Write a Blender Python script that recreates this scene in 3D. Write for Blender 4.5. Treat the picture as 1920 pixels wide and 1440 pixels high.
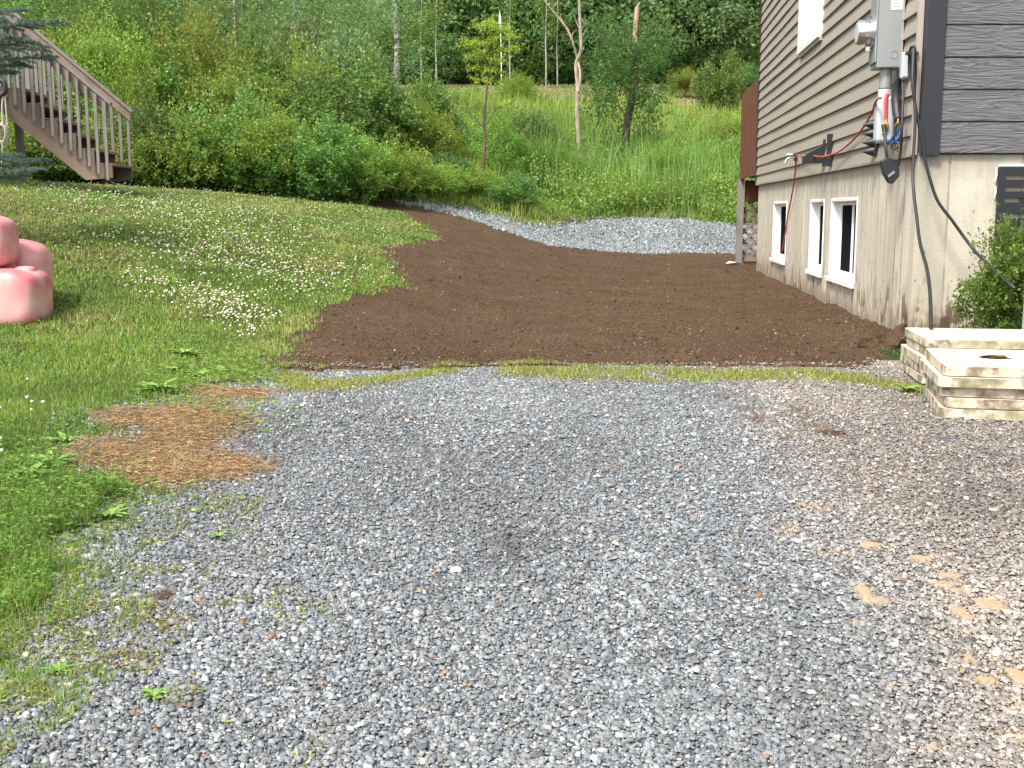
import bpy, math, random
import numpy as np
from mathutils import Vector, Matrix

random.seed(7)
rng = np.random.default_rng(7)
for o in list(bpy.data.objects):
    bpy.data.objects.remove(o, do_unlink=True)
C = bpy.context.scene.collection
scene = bpy.context.scene

# ------------------------------------------------------------------ camera
F = 2150.0                      # focal length in pixels of the 1920 px wide photograph
PITCH = math.atan(326.0 / F)
CZ = 1.10                       # height of the camera above the datum
cam_data = bpy.data.cameras.new("camera")
cam = bpy.data.objects.new("camera", cam_data)
C.objects.link(cam)
cam.location = (0, 0, CZ)
cam.rotation_euler = (math.pi / 2 - PITCH, 0, 0)
cam_data.sensor_width = 36.0
cam_data.lens = 36.0 * F / 1920.0
cam_data.clip_start = 0.05
cam_data.clip_end = 2000
scene.camera = cam

# ------------------------------------------------------------------ sky and sun
SUN_EL = math.radians(52)
SUN_AZ = math.radians(-142)     # compass bearing of the sun seen from above, 0 = +Y, clockwise
world = bpy.data.worlds.new("World")
scene.world = world
world.use_nodes = True
wn = world.node_tree
wn.nodes.clear()
w_out = wn.nodes.new("ShaderNodeOutputWorld")
w_bg = wn.nodes.new("ShaderNodeBackground")
w_sky = wn.nodes.new("ShaderNodeTexSky")
w_hsv = wn.nodes.new("ShaderNodeHueSaturation")
w_sky.sky_type = 'NISHITA'
w_sky.sun_disc = False
w_sky.sun_elevation = SUN_EL
w_sky.sun_rotation = SUN_AZ
w_sky.air_density = 1.0
w_sky.dust_density = 3.0
w_hsv.inputs['Saturation'].default_value = 0.35
wn.links.new(w_sky.outputs[0], w_hsv.inputs['Color'])
wn.links.new(w_hsv.outputs[0], w_bg.inputs['Color'])
w_bg.inputs['Strength'].default_value = 0.125
wn.links.new(w_bg.outputs[0], w_out.inputs['Surface'])

sun_data = bpy.data.lights.new("sun", 'SUN')
sun_data.energy = 2.0
sun_data.angle = math.radians(11)
sun_data.color = (1.0, 0.955, 0.88)
sun = bpy.data.objects.new("sun", sun_data)
C.objects.link(sun)
sd = Vector((math.sin(SUN_AZ) * math.cos(SUN_EL), math.cos(SUN_AZ) * math.cos(SUN_EL), math.sin(SUN_EL)))
sun.rotation_euler = sd.to_track_quat('Z', 'Y').to_euler()
sun.location = (0, 0, 30)

scene.view_settings.view_transform = 'Standard'
scene.view_settings.look = 'None'
scene.view_settings.exposure = 1.35
scene.view_settings.gamma = 1.0
scene.render.engine = 'CYCLES'
scene.cycles.max_bounces = 6
scene.cycles.transparent_max_bounces = 4

# ------------------------------------------------------------------ helpers: numbers
CP, SP = math.cos(PITCH), math.sin(PITCH)

def P(px, py, Y):
    """world point on the viewing ray of a photograph pixel, at world depth Y"""
    v = (720 - py) / F
    k = Y / (CP + v * SP)
    return Vector(((px - 960) / F * k, Y, CZ + k * (-SP + v * CP)))

def ss(a, b, x):
    t = np.clip((x - a) / (b - a), 0, 1)
    return t * t * (3 - 2 * t)

def _h(ix, iy, seed):
    n = (ix.astype(np.int64) * 374761393 + iy.astype(np.int64) * 668265263 + seed * 974711) & 0xffffffff
    n = ((n ^ (n >> 13)) * 1274126177) & 0xffffffff
    n = n ^ (n >> 16)
    return (n & 0xffff) / 65535.0

def vnoise(x, y, seed=0):
    x = np.asarray(x, float); y = np.asarray(y, float)
    ix = np.floor(x); iy = np.floor(y)
    fx = x - ix; fy = y - iy
    fx = fx * fx * (3 - 2 * fx); fy = fy * fy * (3 - 2 * fy)
    a = _h(ix, iy, seed); b = _h(ix + 1, iy, seed); c = _h(ix, iy + 1, seed); d = _h(ix + 1, iy + 1, seed)
    return (a * (1 - fx) + b * fx) * (1 - fy) + (c * (1 - fx) + d * fx) * fy

def fbm(x, y, seed=0, oct=4):
    s = 0; a = .5; t = 0
    x = np.asarray(x, float); y = np.asarray(y, float)
    for i in range(oct):
        s = s + a * vnoise(x * 2 ** i, y * 2 ** i, seed + i * 17); t += a; a *= .5
    return s / t

# terrain height (world z)
def H(X, Y):
    X = np.asarray(X, float); Y = np.asarray(Y, float)
    base = np.interp(Y, [-6, 0, 2, 3, 4.5, 6, 7, 12, 20.6], [-1.3, -1.1, -1.0, -.92, -.815, -.825, -.85, -.85, -.85])
    yb = Y + .8 * (fbm(X * .35 + 7, Y * 0 + 2, 3, 2) - .5)
    bank = .62 * ss(21.6, 25.2, yb)
    s = .245 * ss(4.0, 12.0, Y)
    xt = -1 + .2 * (np.clip(Y, 0, 26) - 6)
    d = xt - X
    sp = np.where(d > 4, d, .35 * np.log1p(np.exp(np.clip(d / .35, -30, 30))))
    R = s * sp
    R = 1.36 * (1 - np.exp(-(R / 1.36) ** 1.6)) ** (1 / 1.6)
    hill = .165 * np.clip(Y - 25, 0, 48) + .10 * np.clip(Y - 75, 0, 400)
    hill = hill + np.where(Y > 25, .35 * (fbm(X * .12, Y * .12, 9, 3) - .5) * ss(25, 32, Y), 0)
    R = R * (1 - ss(30, 60, Y))
    return CZ + base + bank + R + hill

def cast(px, py, y0=1.0, y1=140):
    """where the ray of a photograph pixel meets the terrain"""
    Ys = np.concatenate([np.arange(y0, 8, .02), np.arange(8, 30, .05), np.arange(30, y1, .25)])
    v = (720 - py) / F
    k = Ys / (CP + v * SP)
    Xs = (px - 960) / F * k
    Zs = CZ + k * (-SP + v * CP)
    hit = np.nonzero(Zs <= H(Xs, Ys))[0]
    i = hit[0] if len(hit) else len(Ys) - 1
    return (float(Xs[i]), float(Ys[i]))

def cast3(px, py, **kw):
    x, y = cast(px, py, **kw)
    return Vector((x, y, float(H(x, y))))

def gz(x, y):
    return float(H(x, y))

def inpoly(X, Y, poly):
    X = np.asarray(X, float); Y = np.asarray(Y, float)
    r = np.zeros(X.shape, bool)
    n = len(poly)
    j = n - 1
    for i in range(n):
        xi, yi = poly[i]; xj, yj = poly[j]
        if yi != yj:
            c = ((yi > Y) != (yj > Y)) & (X < (xj - xi) * (Y - yi) / (yj - yi) + xi)
            r ^= c
        j = i
    return r

# ------------------------------------------------------------------ helpers: objects
def tag(o, label=None, cat=None, group=None, kind=None):
    if label: o['label'] = label
    if cat: o['category'] = cat
    if group: o['group'] = group
    if kind: o['kind'] = kind
    return o

def empty(name, loc, label=None, cat=None, group=None):
    o = bpy.data.objects.new(name, None)
    C.objects.link(o)
    o.location = loc
    o.empty_display_size = .1
    tag(o, label, cat, group)
    bpy.context.view_layer.update()
    return o

def worldloc(o):
    v = Vector(o.location)
    while o.parent:
        o = o.parent
        v += o.location
    return v

def link_mesh(name, me, mat, parent=None, loc=None):
    o = bpy.data.objects.new(name, me)
    if mat and not me.materials: me.materials.append(mat)
    C.objects.link(o)
    if parent is not None: o.parent = parent
    if loc is not None: o.location = loc
    return o

def np_mesh(name, V, faces, col=None, smooth=False):
    """V (n,3); faces: list of int arrays (m,3) and/or (m,4); col (n,3) per vertex"""
    me = bpy.data.meshes.new(name)
    V = np.ascontiguousarray(V, np.float32)
    me.vertices.add(len(V))
    me.vertices.foreach_set("co", V.ravel())
    loops = np.concatenate([f.ravel() for f in faces]).astype(np.int32)
    counts = np.concatenate([np.full(len(f), f.shape[1]) for f in faces])
    starts = np.concatenate([[0], np.cumsum(counts)[:-1]]).astype(np.int32)
    me.loops.add(len(loops))
    me.loops.foreach_set("vertex_index", loops)
    me.polygons.add(len(counts))
    me.polygons.foreach_set("loop_start", starts)
    if smooth:
        me.polygons.foreach_set("use_smooth", np.ones(len(counts), bool))
    me.update(calc_edges=True)
    if col is not None:
        a = me.color_attributes.new("Col", 'FLOAT_COLOR', 'POINT')
        c4 = np.ones((len(V), 4), np.float32)
        c4[:, :3] = col
        a.data.foreach_set("color", c4.ravel())
    me.validate()
    return me

def scatter(tv, tf, pos, rot, scl, col=None):
    """copies template (k,3) verts, faces (m,q) to N transforms; rot (N,3,3), scl (N,3)"""
    n, k = len(pos), len(tv)
    V = np.einsum('nij,nkj->nki', rot, tv[None] * scl[:, None, :]) + pos[:, None, :]
    Fs = [(f[None] + (np.arange(n) * k)[:, None, None]).reshape(-1, f.shape[1]) for f in tf]
    Cc = None if col is None else np.repeat(col, k, axis=0)
    return V.reshape(-1, 3), Fs, Cc

def rot_z(a):
    c, s, z, o = np.cos(a), np.sin(a), np.zeros_like(a), np.ones_like(a)
    return np.stack([np.stack([c, -s, z], -1), np.stack([s, c, z], -1), np.stack([z, z, o], -1)], -2)

def rot_x(a):
    c, s, z, o = np.cos(a), np.sin(a), np.zeros_like(a), np.ones_like(a)
    return np.stack([np.stack([o, z, z], -1), np.stack([z, c, -s], -1), np.stack([z, s, c], -1)], -2)

def merge(parts):
    Vs, Fs3, Fs4, Cs = [], [], [], []
    off = 0
    for V, fs, c in parts:
        Vs.append(V); Cs.append(c)
        for f in fs:
            (Fs3 if f.shape[1] == 3 else Fs4).append(f + off)
        off += len(V)
    fs = []
    if Fs3: fs.append(np.concatenate(Fs3))
    if Fs4: fs.append(np.concatenate(Fs4))
    return np.concatenate(Vs), fs, (None if Cs[0] is None else np.concatenate(Cs))

class MB:
    """collects hard-surface shapes in world coordinates and links them as one mesh"""
    def __init__(s): s.v = []; s.f = []
    def add(s, vs, fs):
        b = len(s.v)
        s.v += [Vector(v) for v in vs]
        s.f += [tuple(i + b for i in f) for f in fs]
        return s
    def box(s, c, size, ax=None):
        """c centre, size full sizes along axes ax (three unit vectors)"""
        c = Vector(c)
        ax = ax or (Vector((1, 0, 0)), Vector((0, 1, 0)), Vector((0, 0, 1)))
        h = [a * (d / 2) for a, d in zip(ax, size)]
        vs = [c + h[0] * i + h[1] * j + h[2] * k for k in (-1, 1) for j in (-1, 1) for i in (-1, 1)]
        return s.add(vs, [(0, 2, 3, 1), (4, 5, 7, 6), (0, 1, 5, 4), (2, 6, 7, 3), (0, 4, 6, 2), (1, 3, 7, 5)])
    def bar(s, a, b, w, h, up=Vector((0, 0, 1))):
        a = Vector(a); b = Vector(b)
        d = (b - a); L = d.length; d.normalize()
        side = d.cross(up)
        if side.length < 1e-4: side = d.cross(Vector((0, 1, 0)))
        side.normalize(); u = side.cross(d)
        return s.box((a + b) / 2, (L, w, h), (d, side, u))
    def tube(s, pts, r, n=8, caps=True):
        pts = [Vector(p) for p in pts]
        if not hasattr(r, '__len__'): r = [r] * len(pts)
        rings = []
        prev = None
        for i, p in enumerate(pts):
            t = (pts[min(i + 1, len(pts) - 1)] - pts[max(i - 1, 0)])
            t.normalize()
            if prev is None:
                u = t.orthogonal().normalized()
            else:
                u = (prev - t * prev.dot(t))
                u = u.normalized() if u.length > 1e-5 else t.orthogonal().normalized()
            prev = u
            w = t.cross(u)
            rings.append([p + (u * math.cos(2 * math.pi * k / n) + w * math.sin(2 * math.pi * k / n)) * r[i] for k in range(n)])
        vs = [v for ring in rings for v in ring]
        fs = []
        for i in range(len(pts) - 1):
            for k in range(n):
                fs.append((i * n + k, i * n + (k + 1) % n, (i + 1) * n + (k + 1) % n, (i + 1) * n + k))
        if caps:
            fs.append(tuple(range(n - 1, -1, -1)))
            fs.append(tuple((len(pts) - 1) * n + k for k in range(n)))
        return s.add(vs, fs)
    def prism(s, poly, d):
        """poly: 3D points of one face; d: extrusion vector"""
        n = len(poly); d = Vector(d)
        vs = [Vector(p) for p in poly] + [Vector(p) + d for p in poly]
        fs = [tuple(range(n - 1, -1, -1)), tuple(range(n, 2 * n))]
        fs += [(i, (i + 1) % n, n + (i + 1) % n, n + i) for i in range(n)]
        return s.add(vs, fs)
    def build(s, name, mat, parent=None, loc=None, bevel=0, smooth=False, seg=2):
        o0 = worldloc(parent) if parent is not None else (Vector(loc) if loc is not None else Vector((0, 0, 0)))
        me = bpy.data.meshes.new(name)
        me.from_pydata([tuple(v - o0) for v in s.v], [], s.f)
        me.materials.append(mat)
        import bmesh
        bm = bmesh.new(); bm.from_mesh(me)
        bmesh.ops.recalc_face_normals(bm, faces=bm.faces)
        bm.to_mesh(me); bm.free()
        if smooth:
            for p in me.polygons: p.use_smooth = True
            try: me.set_sharp_from_angle(angle=math.radians(50))
            except Exception: pass
        o = bpy.data.objects.new(name, me)
        C.objects.link(o)
        if parent is not None: o.parent = parent
        elif loc is not None: o.location = loc
        if bevel:
            m = o.modifiers.new("bevel", 'BEVEL'); m.width = bevel; m.segments = seg; m.limit_method = 'ANGLE'; m.angle_limit = math.radians(40)
        return o

def spline(pts, n=8):
    """Catmull-Rom through points"""
    pts = [Vector(p) for p in pts]
    out = []
    for i in range(len(pts) - 1):
        p0 = pts[max(i - 1, 0)]; p1 = pts[i]; p2 = pts[i + 1]; p3 = pts[min(i + 2, len(pts) - 1)]
        for k in range(n):
            t = k / n
            out.append(.5 * ((2 * p1) + (p2 - p0) * t + (2 * p0 - 5 * p1 + 4 * p2 - p3) * t * t + (3 * p1 - p0 - 3 * p2 + p3) * t ** 3))
    out.append(pts[-1])
    return out

# ------------------------------------------------------------------ helpers: materials
class NT:
    def __init__(s, name):
        s.m = bpy.data.materials.new(name); s.m.use_nodes = True
        s.t = s.m.node_tree; s.t.nodes.clear()
        s.out = s.t.nodes.new('ShaderNodeOutputMaterial')
    def n(s, typ, ins=None, **props):
        nd = s.t.nodes.new('ShaderNode' + typ)
        for k, v in props.items(): setattr(nd, k, v)
        for k, v in (ins or {}).items(): s.set(nd, k, v)
        return nd
    def set(s, nd, k, v):
        sock = nd.inputs[k]
        if isinstance(v, bpy.types.NodeSocket): s.t.links.new(v, sock)
        elif isinstance(v, bpy.types.Node): s.t.links.new(v.outputs[0], sock)
        else:
            if hasattr(sock.default_value, '__len__') and len(sock.default_value) == 4 and len(v) == 3: v = (*v, 1)
            sock.default_value = v
    def math(s, op, a, b=0.0, c=None):
        nd = s.n('Math', {0: a, 1: b}, operation=op)
        if c is not None: s.set(nd, 2, c)
        return nd.outputs[0]
    def mix(s, fac, a, b, mode='MIX'):
        nd = s.t.nodes.new('ShaderNodeMix'); nd.data_type = 'RGBA'; nd.blend_type = mode
        s.set(nd, 0, fac); s.set(nd, 6, a); s.set(nd, 7, b)
        return nd.outputs[2]
    def ramp(s, fac, stops):
        nd = s.n('ValToRGB', {0: fac})
        e = nd.color_ramp.elements
        while len(e) < len(stops): e.new(.5)
        for el, (p, c) in zip(e, stops):
            el.position = p
            el.color = (*(c if hasattr(c, '__len__') else (c, c, c)), 1)
        return nd.outputs[0]
    def noise(s, vec, scale, detail=4, rough=.55, dist=0.0):
        return s.n('TexNoise', {'Vector': vec, 'Scale': scale, 'Detail': detail, 'Roughness': rough, 'Distortion': dist}).outputs[0]
    def obj(s): return s.n('TexCoord').outputs['Object']
    def scale(s, vec, sc): return s.n('Mapping', {'Vector': vec, 'Scale': sc}).outputs[0]
    def bump(s, h, strength=.3, dist=.01):
        return s.n('Bump', {'Height': h, 'Strength': strength, 'Distance': dist}).outputs[0]
    def done(s, col, rough=.7, bump=None, metal=0.0, spec=.5, transl=0.0, tcol=None):
        p = s.n('BsdfPrincipled', {'Base Color': col, 'Roughness': rough, 'Metallic': metal, 'Specular IOR Level': spec})
        if bump is not None: s.set(p, 'Normal', bump)
        sh = p.outputs[0]
        if transl:
            tr = s.n('BsdfTranslucent', {'Color': tcol if tcol is not None else col})
            mx = s.n('MixShader', {0: transl, 1: sh, 2: tr})
            sh = mx.outputs[0]
        s.t.links.new(sh, s.out.inputs['Surface'])
        return s.m

def m_plain(name, col, rough=.6, var=.12, nscale=8.0, metal=0.0, spec=.5, bumps=0.0, bdist=.002):
    t = NT(name)
    o = t.obj()
    n = t.noise(o, nscale, 5)
    c = t.mix(n, tuple(x * (1 - var) for x in col), tuple(min(1, x * (1 + var)) for x in col))
    b = t.bump(t.noise(o, nscale * 6, 4), bumps, bdist) if bumps else None
    return t.done(c, rough, b, metal, spec)

def m_attr(name, rough=.8, transl=0.0, spec=.3, objvar=0.0, nscale=0.0, nvar=.3, bumps=0.0):
    t = NT(name)
    a = t.n('Attribute', attribute_name='Col').outputs['Color']
    if objvar:
        r = t.n('ObjectInfo').outputs['Random']
        v = t.math('MULTIPLY_ADD', r, 2 * objvar, 1 - objvar)
        h = t.n('HueSaturation', {'Hue': t.math('MULTIPLY_ADD', r, .05, .475), 'Value': v, 'Color': a})
        a = h.outputs[0]
    b = None
    if nscale:
        n = t.noise(t.obj(), nscale, 3)
        a = t.mix(1.0, a, t.ramp(n, [(.3, 1 - nvar), (.7, 1 + nvar)]), 'MULTIPLY')
        if bumps: b = t.bump(n, bumps, .003)
    return t.done(a, rough, b, 0, spec, transl, a)

# ================================================================== materials
def soil_mat():
    t = NT('soil'); o = t.obj()
    n1 = t.noise(o, 2.2, 5); n2 = t.noise(o, 45, 6, .7); n3 = t.noise(o, 160, 3, .6)
    c = t.ramp(n2, [(.3, (.038, .023, .0135)), (.52, (.084, .052, .031)), (.75, (.155, .10, .063))])
    c = t.mix(t.ramp(n1, [(.35, 0), (.7, .5)]), c, (.14, .093, .058))
    h = t.math('ADD', t.math('MULTIPLY', n2, 1.0), t.math('MULTIPLY', n3, .4))
    return t.done(c, .95, t.bump(h, .9, .02), spec=.1)

def grassground_mat(name, a, b, c3):
    t = NT(name); o = t.obj()
    n1 = t.noise(o, 1.3, 5, .6); n2 = t.noise(o, 30, 5, .7)
    c = t.ramp(n2, [(.3, a), (.7, b)])
    c = t.mix(t.ramp(n1, [(.45, 0), (.7, .8)]), c, c3)
    return t.done(c, .95, t.bump(n2, .8, .03), spec=.1)

def gravelground_mat(name, k=1.0, sc=1.0):
    t = NT(name); o = t.obj()
    v = t.n('TexVoronoi', {'Vector': o, 'Scale': 75.0 * sc})
    g = t.n('SeparateColor', {0: v.outputs['Color']}).outputs[0]
    c = t.ramp(g, [(0, (.07 * k, .073 * k, .079 * k)), (.6, (.15 * k, .156 * k, .166 * k)), (1, (.26 * k, .262 * k, .268 * k))])
    n1 = t.noise(o, 1.5, 4)
    c = t.mix(t.ramp(n1, [(.5, 0), (.75, .6)]), c, (.09, .075, .055))
    return t.done(c, .9, t.bump(v.outputs['Distance'], .8, .012), spec=.3)

M = {}
M['soil'] = soil_mat()
M['lawn_ground'] = grassground_mat('lawn_ground', (.022, .032, .010), (.06, .075, .022), (.11, .085, .04))
M['meadow_ground'] = grassground_mat('meadow_ground', (.03, .05, .012), (.09, .12, .03), (.20, .17, .075))
M['drive_ground'] = gravelground_mat('driveway_ground', 1.0)
M['bank_ground'] = gravelground_mat('bank_ground', 1.3, .5)

# ================================================================== the ground
# outlines traced where they lie on the ground, then carried on past the edges of the view
edge_lawn_px = [(150, 1010), (60, 1150), (200, 1010), (230, 930), (165, 890), (165, 820), (210, 770), (330, 735), (470, 705), (505, 692)]
edge_lawn = [cast(*p) for p in [(0, 1215), (38, 1140), (85, 1045), (140, 965), (180, 925), (158, 885), (150, 830), (225, 770), (320, 740), (430, 715), (492, 694)]]
edge_soil_left = [cast(*p) for p in [(500, 692), (540, 650), (562, 608), (610, 578), (690, 556), (748, 532), (742, 505), (716, 478), (722, 462), (770, 455), (830, 450), (800, 428), (750, 402), (700, 384), (688, 377)]]
edge_gravel_lo = [cast(*p) for p in [(735, 377), (790, 388), (870, 408), (960, 438), (1030, 462), (1130, 471), (1250, 474), (1380, 476)]]
edge_gravel_hi = [cast(*p) for p in [(735, 376), (800, 383), (880, 398), (960, 417), (1010, 428), (1060, 424), (1130, 414), (1200, 410), (1290, 411), (1380, 428)]]
ysoil = [cast(x, y) for x, y in [(500, 695), (640, 696), (900, 690), (1200, 690), (1450, 693), (1700, 690)]]
xlawn0 = edge_lawn[0]
poly_lawn = [(-60, -8), (xlawn0[0] - .35, -8), (xlawn0[0] - .12, 1.2)] + edge_lawn + edge_soil_left[1:] + [(-2.2, 25.5), (-2.5, 27), (-12, 28), (-60, 28)]
hi_r = edge_gravel_hi[-1]; lo_r = edge_gravel_lo[-1]
poly_soil = [tuple(p) for p in edge_soil_left] + [edge_gravel_lo[0]] + edge_gravel_lo[1:] + [(lo_r[0] + 5, lo_r[1]), (lo_r[0] + 5, 16), (3.2, 16.2), (2.9, 7.5), (2.45, 7.35), (2.2, 6.6), (1.95, 6.1)] + ysoil[::-1]
poly_bank = edge_gravel_lo + [(lo_r[0] + 8, lo_r[1])] + [(hi_r[0] + 8, hi_r[1])] + edge_gravel_hi[::-1]

def grid_axis(stops):
    out = []
    for (a, b, d) in stops:
        n = max(1, int(round((b - a) / d)))
        out += list(a + (b - a) * np.arange(n) / n)
    out.append(stops[-1][1])
    return np.array(out)

gx = grid_axis([(-160, -40, 10), (-40, -12, 1.2), (-12, -6, .25), (-6, -3.2, .08), (-3.2, 3.4, .035), (3.4, 6, .12), (6, 12, .5), (12, 40, 2), (40, 160, 12)])
gy = grid_axis([(-8, 0, .5), (0, 1.4, .15), (1.4, 9, .035), (9, 16, .07), (16, 28, .11), (28, 60, .6), (60, 110, 1.5), (110, 260, 15)])
GX, GY = np.meshgrid(gx, gy)
# ragged edges
def wob(X, Y, amp, sc, seed): return amp * (fbm(X * sc, Y * sc, seed, 3) - .5) * 2
cxg = (GX[:-1, :-1] + GX[1:, 1:]) / 2; cyg = (GY[:-1, :-1] + GY[1:, 1:]) / 2
wx = cxg + wob(cxg, cyg, .15, 4, 21); wy = cyg + wob(cxg, cyg, .11, 3.5, 22)
reg = np.full(cxg.shape, 0)
reg[(cyg < 9) | ((cyg < 16.5) & (cxg > 2.5))] = 2
reg[inpoly(wx, wy, poly_lawn)] = 1
reg[inpoly(wx, wy, poly_soil)] = 3
reg[inpoly(wx, wy, poly_bank)] = 4
reg[(cxg < -1.9) & (cyg > 6) & (cyg < 28) & (reg != 3) & (reg != 4)] = 1
reg[(reg == 2) & (cyg > 7.65)] = 3
reg[(reg == 2) & (cxg > 2.0) & (cyg > 6.35) & (cyg < 7.6)] = 1

def region(X, Y):
    X = np.asarray(X, float); Y = np.asarray(Y, float)
    i = np.clip(np.searchsorted(gx, X) - 1, 0, len(gx) - 2); j = np.clip(np.searchsorted(gy, Y) - 1, 0, len(gy) - 2)
    return reg[j, i]

GZ = H(GX, GY)
# surface relief of its own for each region (vertex = mean of touching cells)
def vmask(r):
    m = (reg == r).astype(float)
    pad = np.zeros((m.shape[0] + 2, m.shape[1] + 2)); pad[1:-1, 1:-1] = m
    return (pad[:-1, :-1] + pad[1:, :-1] + pad[:-1, 1:] + pad[1:, 1:]) / 4
soilv = vmask(3); lawnv = vmask(1); drivev = vmask(2)
GZ = GZ + soilv * (.035 * (fbm(GX * 9, GY * 9, 31, 3) - .3) + .05 * (fbm(GX * 1.2, GY * 1.2, 33, 2) - .5))
GZ = GZ + lawnv * .05 * (fbm(GX * 3, GY * 3, 35, 3) - .5)
GZ = GZ + drivev * .03 * (fbm(GX * 1.7, GY * 1.7, 36, 3) - .5)
def Hs(X, Y):
    """terrain with the region's relief, for things that sit on it"""
    X = np.asarray(X, float); Y = np.asarray(Y, float)
    r = region(X, Y)
    z = H(X, Y)
    z = z + np.where(r == 3, .035 * (fbm(X * 9, Y * 9, 31, 3) - .3) + .05 * (fbm(X * 1.2, Y * 1.2, 33, 2) - .5), 0)
    z = z + np.where(r == 1, .05 * (fbm(X * 3, Y * 3, 35, 3) - .5), 0)
    z = z + np.where(r == 2, .03 * (fbm(X * 1.7, Y * 1.7, 36, 3) - .5), 0)
    return z
ny, nx = GX.shape
allv = np.stack([GX, GY, GZ], -1).reshape(-1, 3)
jj, ii = np.meshgrid(np.arange(ny - 1), np.arange(nx - 1), indexing='ij')
quads = np.stack([jj * nx + ii, jj * nx + ii + 1, (jj + 1) * nx + ii + 1, (jj + 1) * nx + ii], -1)
for r, name, mat in [(0, 'meadow_ground', 'meadow_ground'), (1, 'lawn_ground', 'lawn_ground'), (2, 'gravel_driveway', 'drive_ground'), (3, 'topsoil', 'soil'), (4, 'gravel_bank', 'bank_ground')]:
    q = quads[reg == r].reshape(-1, 4)
    u, inv = np.unique(q, return_inverse=True)
    me = np_mesh(name, allv[u], [inv.reshape(-1, 4)], smooth=True)
    o = link_mesh(name, me, M[mat])
    tag(o, kind='structure')

# ================================================================== the house
C0 = P(1714, 450, 7.5); C0.z = 0
C1 = P(1420, 430, 16.3); C1.z = 0
U = (C1 - C0).normalized(); NRM = Vector((-U.y, U.x, 0)); ZA = Vector((0, 0, 1)); LW = (C1 - C0).length
def W(t, z, d=0.0): return C0 + U * t + NRM * d + ZA * z
def wall_hit(px, py, d=0.0):
    o = Vector((0, 0, CZ)); r = P(px, py, 1.0) - o
    p0 = C0 + NRM * d
    s = (p0 - o).dot(NRM) / r.dot(NRM)
    h = o + r * s
    return (h - p0).dot(U), h.z, h
def front_hit(px, py, d=0.0):
    p = P(px, py, C0.y - d)
    return p
ZS = CZ + .353                   # underside of the cladding
XF = C0.x
house = empty('house', (C0.x, C0.y, gz(2.6, 7.4)), 'house with taupe clapboard side, dark grey plank front and bare concrete foundation', 'house')

def concrete_mat(name, axis, board):
    t = NT(name); o = t.obj()
    sep = t.n('SeparateXYZ', {0: o})
    a = sep.outputs[axis]; z = sep.outputs[2]
    w = t.math('ADD', t.math('DIVIDE', a, board), t.math('MULTIPLY', t.n('TexNoise', {'W': a, 'Scale': 1.7, 'Detail': 1.0}, noise_dimensions='1D').outputs[0], 2.2))
    cell = t.math('FLOOR', w); fr = t.math('FRACT', w)
    rnd = t.n('TexWhiteNoise', {'W': cell}, noise_dimensions='1D').outputs[0]
    c = t.mix(rnd, (.46, .41, .325), (.58, .53, .43))
    big = t.noise(o, 1.4, 5, .6); med = t.noise(t.scale(o, (1, 1, .25)), 9, 5, .65); fine = t.noise(o, 60, 4, .6)
    c = t.mix(t.ramp(big, [(.45, 0), (.65, .5)]), c, (.38, .345, .28))
    c = t.mix(t.ramp(med, [(.5, 0), (.72, .45)]), c, (.28, .25, .205))
    c = t.mix(1.0, c, t.ramp(fine, [(.3, .88), (.7, 1.08)]), 'MULTIPLY')
    brk = t.noise(t.scale(o, (1, 1, .6)), 5, 2)
    seam = t.math('MULTIPLY', t.ramp(fr, [(0, 1), (.013 / board, 0), (1 - .009 / board, 0), (1, 1)]), t.ramp(brk, [(.38, .25), (.55, 1)]))
    c = t.mix(t.math('MULTIPLY', seam, .85), c, (.09, .078, .06))
    # darker towards the top below the cladding and splashed earth at the foot
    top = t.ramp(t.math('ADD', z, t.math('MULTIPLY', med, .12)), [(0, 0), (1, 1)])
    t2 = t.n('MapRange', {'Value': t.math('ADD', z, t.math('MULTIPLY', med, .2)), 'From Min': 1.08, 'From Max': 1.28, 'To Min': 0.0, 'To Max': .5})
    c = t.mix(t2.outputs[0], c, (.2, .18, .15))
    sp = t.noise(t.scale(o, (1, 1, .35)), 14, 4, .75)
    zz = t.math('ADD', z, t.math('MULTIPLY', t.math('SUBTRACT', .5, sp), 1.3))
    t3 = t.n('MapRange', {'Value': zz, 'From Min': .27, 'From Max': .05, 'To Min': 0.0, 'To Max': .8})
    c = t.mix(t3.outputs[0], c, (.20, .14, .095))
    spots = t.ramp(t.noise(t.scale(o, (1, 1, .45)), 7, 3, .6), [(.56, 0), (.60, .85)])
    t4 = t.n('MapRange', {'Value': z, 'From Min': .5, 'From Max': .15, 'To Min': 0.0, 'To Max': 1.0})
    c = t.mix(t.math('MULTIPLY', spots, t4.outputs[0]), c, (.08, .05, .033))
    pit = t.ramp(t.noise(o, 22, 2), [(.70, 0), (.72, 1)])
    c = t.mix(t.math('MULTIPLY', pit, .7), c, (.10, .09, .075))
    h = t.math('SUBTRACT', t.math('MULTIPLY', fine, .25), t.math('ADD', seam, t.math('MULTIPLY', pit, .8)))
    return t.done(c, .9, t.bump(h, .5, .006), spec=.2)

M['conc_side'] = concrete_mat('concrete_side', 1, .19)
M['conc_front'] = concrete_mat('concrete_front', 0, .34)

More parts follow.
